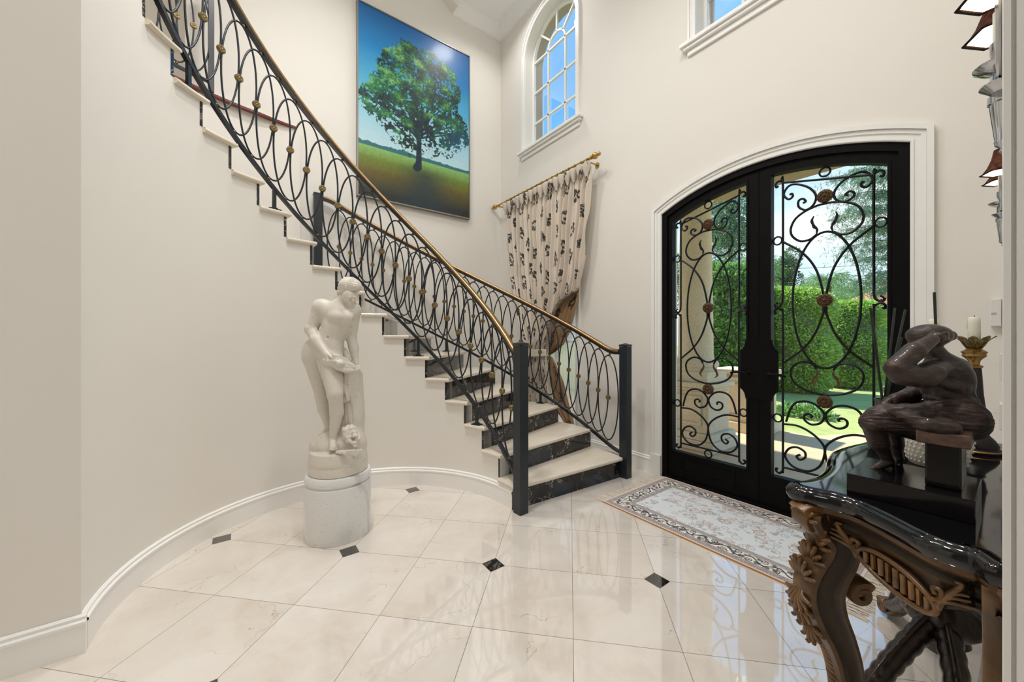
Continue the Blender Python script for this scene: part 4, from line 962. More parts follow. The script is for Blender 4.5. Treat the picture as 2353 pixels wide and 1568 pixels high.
amp = .034*sm(3.16, 2.9, Z)*.8+.006; amp = amp*(1-.35*np.exp(-((Z-1.1)/.1)**2)); phs = 2*pi*NP*(U+.006*np.sin(9*Z+20*U))
Yc = 3.075+amp*np.sin(phs)+amp*.35*np.sin(2.3*phs+1)+.03*np.exp(-((Z-1.1)/.25)**2)*np.cos(pi*(U-.5))*-1.3
xf_ = interp(XFt, Z); Yc = Yc+.02*(Xc > xf_); Xc = np.where(Z > 1.1, np.minimum(Xc, xf_), Xc)
C = printed(U*3.3, Z, S(234, 222, 208))
MB().grid(np.stack([Xc, Yc, Z], -1)).build('drape', CURT, cur, smooth=80, recalc=False, colors=C.reshape(-1, 3))
def lining(XL_, XR_, z0, z1, n1, yb, N=5, sd=0):
    zz = np.linspace(z0, z1, n1); Z, U = np.meshgrid(zz, np.linspace(0, 1, 90), indexing='ij'); xl, xr = interp(XL_, Z), interp(XR_, Z); X = xl+(xr-xl)*U
    Y = yb+.012*np.sin(2*pi*N*U+sd)*np.clip((xr-xl)/.2, 0, 1); C = printed(U*.55+sd, Z+.1, S(150, 120, 88)); C = C*(.9+.2*fbm(U*3, Z*.3, 8, 4, 2))[..., None]
    return MB().grid(np.stack([X, Y, Z], -1)).build('lining_fold', LINING, cur, smooth=80, recalc=False, colors=C.reshape(-1, 3))
lining([(1.86, -3.02), (1.80, -3.14), (1.75, -3.27), (1.65, -3.38), (1.5, -3.45), (1.25, -3.49), (1.09, -3.50)], [(1.84, -2.972), (1.70, -2.995), (1.52, -3.055), (1.36, -3.12), (1.22, -3.22), (1.13, -3.36), (1.09, -3.45)], 1.86, 1.09, 150, 3.12)
lining([(1.05, -3.47), (.64, -3.43), (.435, -3.37), (.3, -3.22), (0, -3.1)], [(1.05, -3.40), (.95, -3.33), (.77, -3.216), (.52, -3.13), (.34, -3.055), (0, -2.96)], 1.06, .01, 180, 3.11, 3, 1)
m = MB(); m.sweep([(-3.85+.4*t, 3.05-.075*sin(pi*t), 1.10+.02*t) for t in np.linspace(0, 1, 20)], [(-.006, -.045), (.006, -.045), (.006, .045), (-.006, .045)]); m.build('tie_back', CURTIE, cur, smooth=40)
for k in range(17):
    t = (k+.5)/17; x = -4.345+1.61*t; na_, nz_ = 44, 22; z_ = np.linspace(-.105, .045, nz_); r_ = np.interp(z_, [-.105, -.085, -.05, -.01, .025, .045], [.012, .015, .030, .043, .048, .046])
    ta = np.linspace(0, 2*pi, na_+1)[:, None]; q = r_[None, :]*(1+.06*np.sin(3*ta+k*1.7)); tilt = .012*sin(k*2.1)
    Gp = np.stack([x+q*np.cos(ta)+tilt*(z_[None, :]+.1)*4, 3.036+q*np.sin(ta)*.85, np.broadcast_to(3.155+z_[None, :]+.004*np.sin(2*ta+k), q.shape)], -1)
    Cc = printed(np.broadcast_to(ta*.048+k*.11, q.shape).copy(), np.broadcast_to(z_[None, :]+.3+.13*k % .6, q.shape).copy(), S(228, 218, 206))
    o = MB().grid(Gp).build('goblet_pleat', CURT, cur, smooth=80, recalc=False, colors=Cc.reshape(-1, 3)); sl = o.modifiers.new('cloth', 'SOLIDIFY'); sl.thickness = .002
rod = thing('curtain_rod', 'brass curtain rod with round finials under the arched window', 'curtain rod', (-3.65, 3.06, 3.26))
RZ, RYY = 3.245, 3.06
MB().tube([(-4.55, RYY, RZ), (-2.74, RYY, RZ)], .0135, 12).build('pole', GOLDROD, rod)
for s, x in ((-1, -4.55), (1, -2.74)):
    m = MB(); m.lathe([(.014, 0), (.022, .006), (.022, .016), (.012, .022), (.022, .032), (.034, .05), (.036, .065), (.026, .085), (.012, .092), (.012, .1), (.02, .108), (.022, .118), (.014, .13), (.001, .133)], (0, 0, 0), 16)
    m.v = [(x+s*z, RYY+a, RZ+b) for a, b, z in m.v]; m.build('finial', GOLDROD, rod)
    xb = x-s*.045; m = MB(); m.tube([(xb, RYY, RZ-.02), (xb, D-.004, RZ-.02)], .009, 8); m.tube([(xb, D-.008, RZ-.02), (xb, D, RZ-.02)], .03, 14); m.box(xb-.008, xb+.008, RYY-.02, RYY+.02, RZ-.03, RZ-.012); m.build('bracket', GOLDROD, rod)
for k in range(17):
    x = -4.345+1.61*(k+.5)/17; t = np.linspace(0, 2*pi, 17)[:-1]; MB().tube([(x+.003*cos(a), RYY+.021*cos(a), RZ+.021*sin(a)-.006) for a in t], .0028, 6, closed=True).build('ring', GOLDROD, rod)
zz = np.linspace(2.95, .02, 60); Z, U = np.meshgrid(zz, np.linspace(0, 1, 120), indexing='ij'); X = -3.62+.56*U+.03*np.sin(Z*2)*(1-U); Yv = 3.165+.008*np.sin(2*pi*11*U+.8*np.sin(5*Z))
tag(MB().grid(np.stack([X, Yv, Z], -1)).build('sheer_curtain', SHEER, smooth=80, recalc=False), 'white sheer voile panel behind the printed curtain', 'sheer curtain')

# ---------------------------------------------------------------- wall sconces
def xw(y): return -.012-.0395*(y-.80)/2.43
def sconce(y0):
    x0 = xw(y0); t = thing('wall_sconce', 'nickel wall sconce in the top right corner, the upper of the two', 'sconce', (x0, y0, 1.713), 'sconces on the right wall')
    def half(prof, y, n=28, sq=None, loop=False):
        m = MB(); m.lathe(prof, (0, 0, 0), n, sq, loop); m.v = [(min(x, 0)+x0+.0005, y+yy, z) for x, yy, z in m.v]; return m
    half([(.001, 1.713), (.004, 1.716), (.004, 1.722), (.008, 1.728), (.006, 1.735), (.014, 1.742), (.0155, 1.752), (.0145, 1.755), (.0215, 1.828), (.0215, 1.838), (.025, 1.840), (.025, 1.856), (.0215, 1.858), (.0215, 1.905), (.018, 1.915), (.012, 1.93), (.021, 1.955), (.022, 1.978), (.001, 1.98)], y0).build('stem', CHROME, t, smooth=35)
    half([(.02, 1.908), (.035, 1.916), (.046, 1.925), (.047, 1.929), (.02, 1.922)], y0).build('bobeche', CHROME, t, smooth=40)
    half([(.02, 1.852), (.030, 1.862), (.036, 1.868), (.036, 1.871), (.02, 1.865)], y0-.03).build('bobeche', CHROME, t, smooth=40)
    half([(.017, 1.979), (.017, 2.05), (.001, 2.052)], y0).build('candle_tube', CANDLE, t)
    for s in (-1, 1):
        y = y0+s*.088; sq = lambda th_, r, z: r*(1.06-.06*abs(math.fmod(th_*6/(2*pi), 1)-.5)*2)
        arm = MB().tube(spline([(x0-.006, y0+s*.01, 1.90), (x0-.006, y0+s*.05, 1.875), (x0-.006, y, 1.93), (x0-.006, y, 2.03)], 6), .005, 8); arm.build('arm', CHROME, t)
        sh = half([(.064, 2.045), (.060, 2.052), (.046, 2.075), (.034, 2.11), (.027, 2.15), (.0255, 2.15), (.0325, 2.11), (.0445, 2.075), (.058, 2.052), (.0625, 2.045)], y, 6, None, True); sh.build('shade', SHADE, t, smooth=20)
        half([(.0595, 2.0465), (.044, 2.073), (.0315, 2.11), (.0285, 2.125), (.0275, 2.124), (.0305, 2.109), (.043, 2.072)], y, 6, None, True).build('shade_lining', SHADEIN, t, smooth=20)
        tr = MB(); q = [(min(.0655*cos(a), 0)+x0, y+.0655*sin(a), 2.046) for a in np.linspace(0, 2*pi, 7)[:-1]]; tr.tube(q, .003, 6, closed=True, cap=False); tr.build('shade_trim', DOORM, t)
    return t
sc1 = sconce(1.41)
sc2 = dup(sc1, None, (xw(2.85), 2.85, 1.713)); sc2['label'] = 'nickel wall sconce above the chime box, the lower of the two'
# keypad box, switch plates
y = D; bx = thing('chime_box', 'small white plastic box high on the wall beside the candle', 'box', (-.075, D, 1.36))
bevel(MB().box(-.094, -.058, D-.032, D+.003, 1.362, 1.505).build('housing', PLASTIC, bx, smooth=0), .003)
MB().box(-.090, -.074, D-.034, D-.030, 1.425, 1.433).build('slot', simple('grey_slot', S(190, 186, 188), .5), bx, smooth=0)
for z0, lb in ((1.10, 'upper white switch plate on the right wall beside the casing'), (.86, 'lower white switch plate on the right wall above the table')):
    yv = 2.98; x0 = xw(yv); p = thing('switch_plate', lb, 'switch', (x0, yv, z0), 'switch plates on the right wall')
    bevel(MB().box(x0-.012, x0+.002, yv-.06, yv+.06, z0, z0+.125).build('plate', PLASTIC, p, smooth=0), .003)
    MB().box(x0-.03, x0-.012, yv-.006, yv+.006, z0+.065, z0+.08).build('toggle', PLASTIC, p, smooth=0)
# ---------------------------------------------------------------- marble statue on its pedestal
pcx, pcy = pt(778, 1200, 2.50)[:2]
ped = thing('pedestal', 'round veined white marble pedestal drum on the tiled floor', 'pedestal', (pcx, pcy, 0))
MB().lathe([(.203, 0), (.205, .006), (.205, .335), (.203, .345), (.193, .352), (.193, .358), (.203, .366), (.204, .375), (.203, .405), (.196, .415), (.001, .415)], (pcx, pcy, 0), 64).build('drum', PEDM, ped, smooth=35)
sd0 = 2.50
def SP(x, y, off=0): return pt(680+x/2.41, 620+y/2.41, sd0+off*.00121)
q_ = .001213
def cap(a, b, r0, r1, k=12): return ('c', SP(*a), SP(*b), r0*q_, r1*q_, k*q_)
def ell(c, r, k=12, R=None):   # radii: across, up, deep
    Rm = np.array([[RT[0], 0, FW[0]], [RT[1], 0, FW[1]], [0, 1, 0]]);   # columns: across, up, deep
    return ('e', SP(*c), [v*q_ for v in r], Rm.tolist(), k*q_)[:4]+(None, k*q_)
fix = lambda p: p if p[0] == 'c' else p
st = thing('statue', 'white marble statue of a bowed nude woman holding drapery, on a round pedestal', 'statue', (pcx, pcy, .415))
P = []
# trunk
P += [ell((232, 262, 0), (88, 78, 58), 10), cap((165, 222, 6), (300, 240, 6), 50, 44, 30), ell((222, 330, 4), (66, 70, 52), 30), cap((212, 330, 0), (175, 415, 0), 58, 66, 30),
      ell((140, 445, 14), (96, 78, 66), 30), ell((200, 440, -6), (62, 70, 56), 30), ell((112, 470, 30), (70, 80, 62), 26), ('x', SP(176, 376, -58), [6*q_]*3, None, None, 8*q_), ell((282, 266, -42), (32, 32, 28), 18), ell((218, 262, -46), (32, 30, 24), 18)]
# neck and head, face bowed to the right
Hc = np.array([300., 92., 4.]); Fc = np.array([299., 146., -20.])
fn = np.array([.40, .50, -.77]); fn /= np.linalg.norm(fn); fu = np.array([.12, -.86, -.50]); fu -= fn*(fu@fn); fu /= np.linalg.norm(fu); fr_ = np.cross(fn, fu)
fp = lambda a, b, c: tuple(Fc+fr_*a+fu*b+fn*c)
P += [cap((236, 205, 6), (272, 160, 2), 38, 33, 22), ell(tuple(Hc), (58, 44, 56), 10), ell(tuple(Fc), (37, 44, 37), 10), cap(fp(0, -8, 4), fp(0, -33, 22), 30, 14, 14),
      cap(fp(0, 15, 37), fp(0, -5, 47), 4, 5.5, 4), cap(fp(-4.5, -7, 43), fp(4.5, -7, 43), 4, 4, 2), ('x', SP(*fp(-14, 9, 41)), [8*q_, 8*q_, 6*q_], None, None, 6*q_), ('x', SP(*fp(14, 9, 41)), [8*q_, 8*q_, 6*q_], None, None, 6*q_),
      cap(fp(-8, -19, 36), fp(8, -19, 36), 3.4, 3.4, 2), cap(fp(-6, -25, 34.5), fp(6, -25, 34.5), 3.8, 3.8, 2), ell(fp(0, -38, 29), (10, 9, 10), 8), ell(fp(-19, -8, 24), (13, 13, 13), 10), ell(fp(19, -8, 24), (13, 13, 13), 10),
      ell(fp(-14, 8, 28), (8, 6, 6), 3), ell(fp(14, 8, 28), (8, 6, 6), 3), ell(fp(-36, 0, -4), (6, 12, 9), 4), ell(fp(36, 0, -4), (6, 12, 9), 4)]
HR = [ell(tuple(Hc+np.array([0, -2, 4])), (61, 46, 59), 6)]
for s_n in (-1, 1):      # hair parted in the middle and combed back in ropes
    for j in range(15):
        be_ = radians(4+j*12.2); ax = fn*cos(be_)*.95+fu*sin(be_); pp_ = []
        for al in (5, 25, 45, 65, 85, 102):
            d = cos(radians(al))*ax+s_n*sin(radians(al))*fr_; d = d-fn*.08*sin(radians(al)); wv = 1+.025*sin(al*.12+j*.9)
            pp_.append(tuple(Hc+d*np.array([60, 47, 58])*wv+np.array([0, 13*sin(radians(al))**2, 0])))
        for a_, b_ in zip(pp_[:-1], pp_[1:]): HR.append(cap(a_, b_, 6.2, 6.2, 1.2))
bk = Hc-fn*52-fu*4; HR += [ell(tuple(bk), (28, 28, 28), 6)]
for j in range(7): a_ = j*.9; HR.append(cap(tuple(bk+fr_*22*cos(a_)+fu*22*sin(a_)), tuple(bk+fr_*20*cos(a_+1.3)+fu*20*sin(a_+1.3)-fn*14), 9, 8, 1.5))
# her right arm, bent, gathering the cloth
P += [ell((142, 208, 6), (50, 46, 46), 20), cap((140, 212, 4), (90, 318, -10), 42, 33, 16), ell((84, 330, -12), (33, 32, 32), 12), cap((86, 335, -14), (118, 395, -46), 32, 30, 10), cap((112, 388, -44), (168, 466, -78), 31, 19, 10), ell((178, 480, -84), (22, 24, 16), 10)]
for j in range(5):
    a = (172+j*9, 490+3*j, -94+j*2); b = (176+j*8, 508+2*j, -99+j*3); c = (172+j*9, 524-j*2, -90+j*3); P += [cap(a, b, 7.5, 7, 3), cap(b, c, 7, 6, 3)]
P += [cap((182, 474, -92), (204, 490, -100), 8, 7, 4), cap((204, 490, -100), (212, 504, -96), 7, 6, 3)]
# her left arm, hanging straight to the trunk
P += [ell((318, 222, 22), (40, 44, 42), 20), cap((322, 226, 24), (308, 365, 40), 36, 28, 12), ell((306, 372, 40), (28, 28, 28), 8), cap((306, 378, 40), (322, 440, 36), 29, 26, 8), cap((318, 430, 36), (330, 500, 26), 26, 17, 8), ell((330, 520, 20), (19, 24, 13), 8)]
for j in range(5):
    a = (318+j*8, 534, 12); b = (316+j*9, 552, 6); c = (318+j*8, 564, 8); P += [cap(a, b, 6.5, 6, 3), cap(b, c, 6, 5, 3)]
P += [cap((316, 512, 14), (308, 530, 6), 7, 6, 4)]
# legs
P += [cap((112, 490, 26), (146, 678, 34), 68, 42, 20), ell((146, 690, 32), (36, 36, 36), 12), cap((148, 705, 36), (158, 770, 50), 38, 36, 12), cap((158, 770, 48), (186, 880, 34), 34, 21, 10), cap((184, 884, 34), (150, 908, 2), 21, 15, 10), cap((150, 908, 4), (136, 914, -14), 14, 10, 5)]
P += [cap((196, 500, -24), (216, 680, -78), 62, 42, 18), ell((216, 695, -82), (38, 38, 36), 10), cap((220, 712, -72), (226, 790, -56), 37, 35, 10), cap((226, 790, -56), (208, 930, -56), 34, 21, 10), ell((206, 946, -54), (20, 20, 22), 8), cap((206, 950, -60), (206, 986, -98), 20, 17, 8)]
for j in range(5): P.append(cap((192+j*8, 988, -104+abs(j-1)*4), (190+j*8.5, 998, -116+abs(j-1)*6), 7.2-j*.4, 5.8-j*.3, 2.5))
body = P
# drapery: swag over the thighs, falls at both sides, tree stump and rocky base with flowers
Q = [cap((170, 505, -76), (240, 520, -86), 20, 24, 8), cap((225, 505, -82), (306, 542, -16), 24, 20, 8), cap((268, 446, 12), (286, 500, 8), 13, 20, 6)]
for j in range(8):
    p_ = spline([(194+2*j, 492+4*j, -80), (216+3*j, 476+11*j, -104+abs(j-3)*2), (262+3*j, 492+10*j, -62), (314+2*j, 530+4*j, -8)], 4)
    for a_, b_ in zip(p_[:-1], p_[1:]): Q.append(cap(tuple(a_), tuple(b_), 7.2, 7.2, 1.6))
for j, (x, y0, x1, y1, r) in enumerate([(132, 510, 150, 600, 14), (148, 520, 168, 640, 13), (166, 520, 172, 590, 12), (140, 560, 176, 655, 10)]): Q.append(cap((x, y0, -58), (x1, y1, -52), r, 7, 6))
for j, (x, y0, x1, y1, r, o) in enumerate([(284, 540, 262, 640, 17, -30), (262, 640, 290, 722, 12, -36), (298, 545, 288, 700, 16, -24), (312, 550, 306, 725, 15, -12), (328, 556, 320, 700, 13, 0), (342, 560, 336, 660, 12, 12), (276, 550, 270, 690, 10, -36)]): Q.append(cap((x, y0, o), (x1, y1, o+4), r, r*.6, 5))
Q += [cap((318, 575, 46), (316, 880, 46), 46, 62, 16), cap((285, 640, 30), (270, 880, 26), 36, 44, 14), ell((272, 712, -26), (18, 22, 12), 4)]
Q += [ell((236, 968, 22), (150, 80, 100), 20), ell((196, 985, 16), (108, 88, 84), 24), ell((300, 960, 20), (86, 92, 96), 20), ell((236, 1032, 0), (148, 50, 136), 14), ell((300, 912, -46), (44, 52, 40), 10)]
for j in range(10):
    a = j*.63; cx_, cy_, o = (296, 900, -68) if j < 5 else (318, 938, -88); Q.append(ell((cx_+26*cos(a*2), cy_+20*sin(a*2), o+6*(j % 3)), (17, 12, 14), 3))
for j in range(7): Q.append(cap((262+j*6, 880+j*12, -52-4*j), (276+j*9, 925+j*9, -84-2*j), 9, 7, 3)); Q.append(cap((330+j*4, 880+j*8, -30-j*4), (356-j*3, 930+j*8, -52-j*6), 8, 6, 3))
for j in range(6): Q.append(cap((228+j*20, 1012+3*j, -132+10*abs(j-2)), (262+j*20, 1006-j*2, -128+10*abs(j-1)), 10, 7, 5))
sdf_mesh(body, .0034, relax=1).build('figure', MARB, st, smooth=180)
sdf_mesh(HR, .0024, relax=1).build('hair', MARB, st, smooth=180)
qm = sdf_mesh(Q, .0036, relax=1)
def normals(mb):
    V = np.array(mb.v); Qd = np.array(mb.f); n = np.cross(V[Qd[:, 2]]-V[Qd[:, 0]], V[Qd[:, 3]]-V[Qd[:, 1]]); N = np.zeros_like(V)
    for i in range(4): np.add.at(N, Qd[:, i], n)
    return V, N/(np.linalg.norm(N, axis=1)[:, None]+1e-12)
ridg = lambda x, y, s_, q: 1-np.abs(2*fbm(x+50, y+50, s_, q, 3)-1)
V_, N_ = normals(qm)
if np.mean(((V_-V_.mean(0))*N_).sum(1)) < 0: N_ = -N_
ac = (V_[:, :2]@RT)-SP(230, 500)[:2]@RT; z_ = V_[:, 2]; zsw, zlo = SP(230, 548)[2], SP(230, 860)[2]
wsw = sm(zsw-.02, zsw+.015, z_); whg = sm(zsw+.015, zsw-.02, z_)*sm(zlo-.02, zlo+.04, z_); wrk = sm(zlo+.02, zlo-.03, z_)
dp = wsw*.011*(ridg((ac*.45+z_)*16, (ac-z_*.4)*3, 1.5, 31)-.55)+whg*.013*(ridg(ac*30+z_*2.5, z_*2.0, 1.4, 32)-.55)+wrk*(.010*(fbm(ac*8, z_*9+V_[:, 0]*5, 2, 33, 4)-.5))
qm.v = (V_+N_*dp[:, None]).tolist(); qm.build('drapery_and_rock', MARB, st, smooth=180)
zb = .415; MB().lathe([(.176, 0), (.182, .006), (.182, .055), (.180, .062), (.182, .066), (.182, .085), (.170, .14), (.001, .16)], (pcx, pcy, zb), 56).build('round_base', MARB, st, smooth=35)

# ---------------------------------------------------------------- carved console table
TT = .86
tab = thing('console_table', 'carved dark wood console table with a black serpentine top', 'table', (-.18, 1.9, 0))
half = [(-.022, 1.196), (-.050, 1.238), (-.062, 1.232), (-.115, 1.243), (-.165, 1.284), (-.222, 1.329), (-.267, 1.356), (-.316, 1.358), (-.365, 1.345), (-.398, 1.352), (-.405, 1.38), (-.388, 1.42), (-.374, 1.49), (-.373, 1.572), (-.382, 1.662), (-.405, 1.78), (-.418, 1.9)]
outl = half+[(x, 3.8-y) for x, y in half[::-1][1:]]
OL = spline(outl, 4); OL = OL[(OL[:, 0] < -.02)]
Tn = np.gradient(OL, axis=0); Tn /= np.linalg.norm(Tn, axis=1)[:, None]; NO = np.c_[Tn[:, 1], -Tn[:, 0]]
if np.dot(NO[len(NO)//2], [-1, 0]) < 0: NO = -NO
def offs(e):
    o = OL+NO*e; return [(min(x, xw(y)-.002), y) for x, y in o]
def ringstack(layers, back=True):
    m = MB(); k = None; V = []
    for e, z in layers:
        lp = offs(e); lp = [(xw(lp[0][1])-.002, lp[0][1])]+lp+[(xw(lp[-1][1])-.002, lp[-1][1])]; k = len(lp); V += [(x, y, z) for x, y in lp]
    L_ = len(layers); Fs = [(i*k+j, i*k+(j+1) % k, (i+1)*k+(j+1) % k, (i+1)*k+j) for i in range(L_-1) for j in range(k)]
    tri = tessellate_polygon([[Vector(v) for v in V[:k]]]); tri2 = tessellate_polygon([[Vector(v) for v in V[-k:]]])
    Fs += [tuple(t) for t in tri]+[tuple(i+(L_-1)*k for i in t) for t in tri2]; return m.add(V, Fs)
ringstack([(.004, .812), (.016, .816), (.023, .828), (.024, .838), (.018, .850), (.010, .855), (.004, .853), (.0, .858), (-.004, TT), (-.02, TT)]).build('table_top', TOPM, tab, smooth=40)
ringstack([(-.03, .745), (-.018, .75), (-.012, .765), (-.02, .775), (-.004, .79), (.006, .80), (.004, .8115)]).build('frieze_moulding', CARVED, tab, smooth=40)
# apron with shaped lower edge
s_ = np.r_[0, np.cumsum(np.linalg.norm(np.diff(OL, axis=0), axis=1))]; tot = s_[-1]
def drop(i):
    s = min(s_[i], tot-s_[i]); 
    if s < .42: return .70+.05*abs(cos(s/.42*pi))-.042*sin(s/.42*pi)
    return .70+.05*abs(cos((s-.42)/(tot/2-.42)*pi))-.05*max(0, sin((s-.42)/(tot/2-.42)*pi/1.0-pi/2))
A0, A1 = np.array(offs(-.022)), np.array(offs(-.046)); m = MB(); k = len(OL); V = []
for i in range(k):
    zb_ = drop(i); V += [(*A0[i], .748), (*(A0[i]+NO[i]*.008), zb_+.012), (*(A0[i]+NO[i]*.010), zb_), (*A1[i], zb_), (*A1[i], .748)]
m.add(V, [(i*5+j, i*5+(j+1) % 5, i*5+5+(j+1) % 5, i*5+5+j) for i in range(k-1) for j in range(5)]); m.build('apron', CARVED, tab, smooth=40)
def onap(s, z, e=.0):   # point on the apron face
    x = np.interp(s, s_, A0[:, 0]+NO[:, 0]*(.008+e)); y_ = np.interp(s, s_, A0[:, 1]+NO[:, 1]*(.008+e)); return (x, y_, z)
for c0, lab in ((.215, 'near'), (tot/2, 'front'), (tot-.215, 'far')):
    m = MB(); t = np.linspace(0, 2*pi, 41)[:-1]; w = .095 if lab != 'front' else .16
    m.tube([onap(c0+w*cos(a), .705+.034*sin(a)+.010*cos(a), .006) for a in t], .0065, 7, closed=True)
    for j in range(9): u = -.8+.2*j; m.tube([onap(c0+w*u, .705-.022*sqrt(1-u*u)+.010*u, .004), onap(c0+w*u, .705+.024*sqrt(1-u*u)+.010*u, .006)], .0065, 6)
    for s in (-1, 1):
        for j in range(5): b = s*w*1.02; m.tube(spline([onap(c0+b, .70+.004*j, .004), onap(c0+b+s*(.015+.006*j), .725+.012*j, .012), onap(c0+b+s*(.03+.010*(4-j)), .735+.010*j, .006)], 4), np.linspace(.007, .003, 9), 6)
        m.tube(spline([onap(c0+s*w*.95, .715, .006), onap(c0+s*w*1.12, .725, .01), onap(c0+s*w*1.1, .745, .01), onap(c0+s*w*.96, .742, .008), onap(c0+s*w*1.0, .730, .008)], 5), .006, 6)
    m.build('carved_cartouche', CARVED, tab, smooth=60)
LEGP = [(.048, .800, .052, .040), (.040, .775, .062, .040), (.006, .715, .054, .040), (.010, .665, .052, .038), (.040, .610, .056, .038), (.055, .560, .058, .038), (.040, .495, .052, .036), (.006, .420, .044, .034), (-.018, .340, .040, .032), (-.026, .250, .036, .030), (-.014, .160, .032, .028), (.020, .085, .030, .027), (.060, .045, .027, .026), (.085, .036, .022, .024)]
def leg(cx_, cy_, ox, oy, sc_=1, deco=True):
    o = np.array([ox, oy, 0.]); o /= np.linalg.norm(o); pr_ = np.array([-o[1], o[0], 0]); b0 = np.array([cx_, cy_, 0.])
    D3 = lambda d, z, s=0: b0+o*d*sc_+pr_*s+np.array([0, 0, z]); LP = np.array(LEGP); Lp = spline(LP[:, :2], 5); W_ = spline(LP[:, 2:], 5)
    pf = [(-1, -.55), (-.86, -.9), (-.62, -1), (-.42, -.8), (0, -.72), (.42, -.8), (.62, -1), (.86, -.9), (1, -.55), (1, .55), (.86, .9), (.62, 1), (.42, .8), (0, .72), (-.42, .8), (-.62, 1), (-.86, .9), (-1, .55)]
    lg = MB(); pts = [D3(d, z) for d, z in Lp]; lg.sweep(pts, lambda i: [(b*W_[i][1]*min(1, sc_*1.1), a*W_[i][0]*sc_) for a, b in pf], up=tuple(o*.001+np.array([0, 0, 0])+o))
    L = lg.build('leg', CARVED, tab, smooth=40)
    if not deco: return L
    for c, r0, tn, s0 in (((.085, .775), .036, 1.6, 1), ((-.052, .560), .032, 1.4, -1), ((.082, .045), .028, 1.4, 1)):
        pr4 = lambda i: [(a*.030, b*.012) for a, b in ((-1, -.6), (-.8, -1), (.8, -1), (1, -.6), (1, .6), (.8, 1), (-.8, 1), (-1, .6))]
        m = MB(); m.sweep([D3(c[0]+s0*r0*(1-t*.8)*cos(2*pi*tn*t+.6), c[1]+r0*(1-t*.8)*sin(2*pi*tn*t+.6)) for t in np.linspace(0, 1, 30)], lambda i: [(b, a) for a, b in pr4(i)], up=tuple(pr_)); m.build('scroll', CARVED, L, smooth=40)
    m = MB()   # acanthus up the outer face
    rngl = np.random.default_rng(3)
    for j in range(8):
        f = .10+.40*j/7; i = int(f*(len(Lp)-1)); d, z = Lp[i]; w = W_[i][0]; dn = -1 if j in (5, 6, 7) else 1
        for ph in (-75, -50, -25, 0, 25, 50, 75):
            c_, s_n = cos(radians(ph)), sin(radians(ph)); l_ = .058*(1-.15*abs(s_n))
            q0 = D3(d+w*.80, z-dn*.012, .004*s_n); q1 = D3(d+w*.98+.006, z+dn*.4*l_*c_, .022*s_n); q2 = D3(d+w*1.02+.006*c_, z+dn*l_*c_, .046*s_n); q3 = D3(d+w*1.02+.014*c_, z+dn*l_*c_*.92, .050*s_n)
            m.tube(spline([q0, q1, q2, q3], 4), np.r_[np.linspace(.003, .0072, 6), np.linspace(.007, .0028, 7)], 7)
    for j in range(16):
        z = .47-.0155*j; i = int(np.argmin(abs(Lp[:, 1]-z))); d = Lp[i][0]; w = W_[i][0]
        m.tube(spline([D3(d+w*.80, z+.010, -.022), D3(d+w*1.04, z, 0), D3(d+w*.80, z-.010, .022)], 4), np.r_[np.linspace(.004, .0095, 5), np.linspace(.009, .004, 4)], 7)
    m.build('acanthus_carving', CARVED, L, smooth=60)
    return L
leg(-.318, 1.418, -.60, -.80); leg(-.318, 2.382, -.60, .80); leg(-.030, 1.250, -.03, -.9, .38, False); leg(-.062, 2.530, -.03, .9, .38, False)
hub = (-.150, 1.88, .335)
for ex, ey, bx_, by_ in ((-.372, 1.345, -.25, 1.60), (-.372, 2.455, -.25, 2.16), (-.066, 1.27, -.09, 1.55), (-.075, 2.54, -.09, 2.2)):
    B = spline([(hub[0], hub[1], .30), (hub[0]*.75+bx_*.25, hub[1]*.75+by_*.25, .365), (bx_, by_, .27), ((bx_+ex)/2, (by_+ey)/2, .14), (ex, ey, .045)], 36)
    rr_ = [.025*(1+.14*abs(sin(i*.5)))*(1.25-.45*i/len(B)) for i in range(len(B))]
    o = MB().tube(B, rr_, 12).build('stretcher_arm', DARKW, tab, smooth=60)
    MB().tube([p+np.array([0, 0, .03*(1.25-.45*i/len(B))]) for i, p in enumerate(B)], .007, 6).build('stretcher_bead', DARKW, o, smooth=60)
MB().lathe([(.03, .255), (.05, .27), (.045, .29), (.06, .31), (.055, .33), (.075, .345), (.09, .37), (.092, .39), (.078, .415), (.05, .435), (.026, .445), (.02, .455), (.001, .458)], (hub[0], hub[1], 0), 56, lambda t, r, z: r*(1+(.09*abs(sin(7*t)) if z > .345 else 0))).build('finial', DARKW, tab, smooth=50)

# ---------------------------------------------------------------- bronze of a seated woman
fgx, fgy = -.175, 1.515
br_ = thing('bronze_statuette', 'dark bronze statuette of a seated woman pinning up her hair', 'statuette', (fgx, fgy, TT))
bevel(MB().box(-.292, -.062, 1.392, 1.632, TT, TT+.056).build('stone_base', BASEM, br_, smooth=0), .002)
zt = TT+.056
bevel(MB().box(-.162, -.070, 1.425, 1.60, 1.028, 1.062).build('bench_seat', BRONZE, br_, smooth=0), .004)
bevel(MB().box(-.148, -.086, 1.445, 1.585, zt, 1.028).build('bench_leg', BASEM, br_, smooth=0), .004)
def BP(x, y, dep): return pt(1780+x/2.529, 640+y/2.529, dep)
k_ = .00048
def bc(a, b, r0, r1, k=10): return ('c', BP(*a), BP(*b), r0*k_, r1*k_, k*k_)
def be(c, r, k=10): return ('e', BP(*c), [r[0]*k_, r[2]*k_, r[1]*k_], None, None, k*k_)   # radii x, up, y
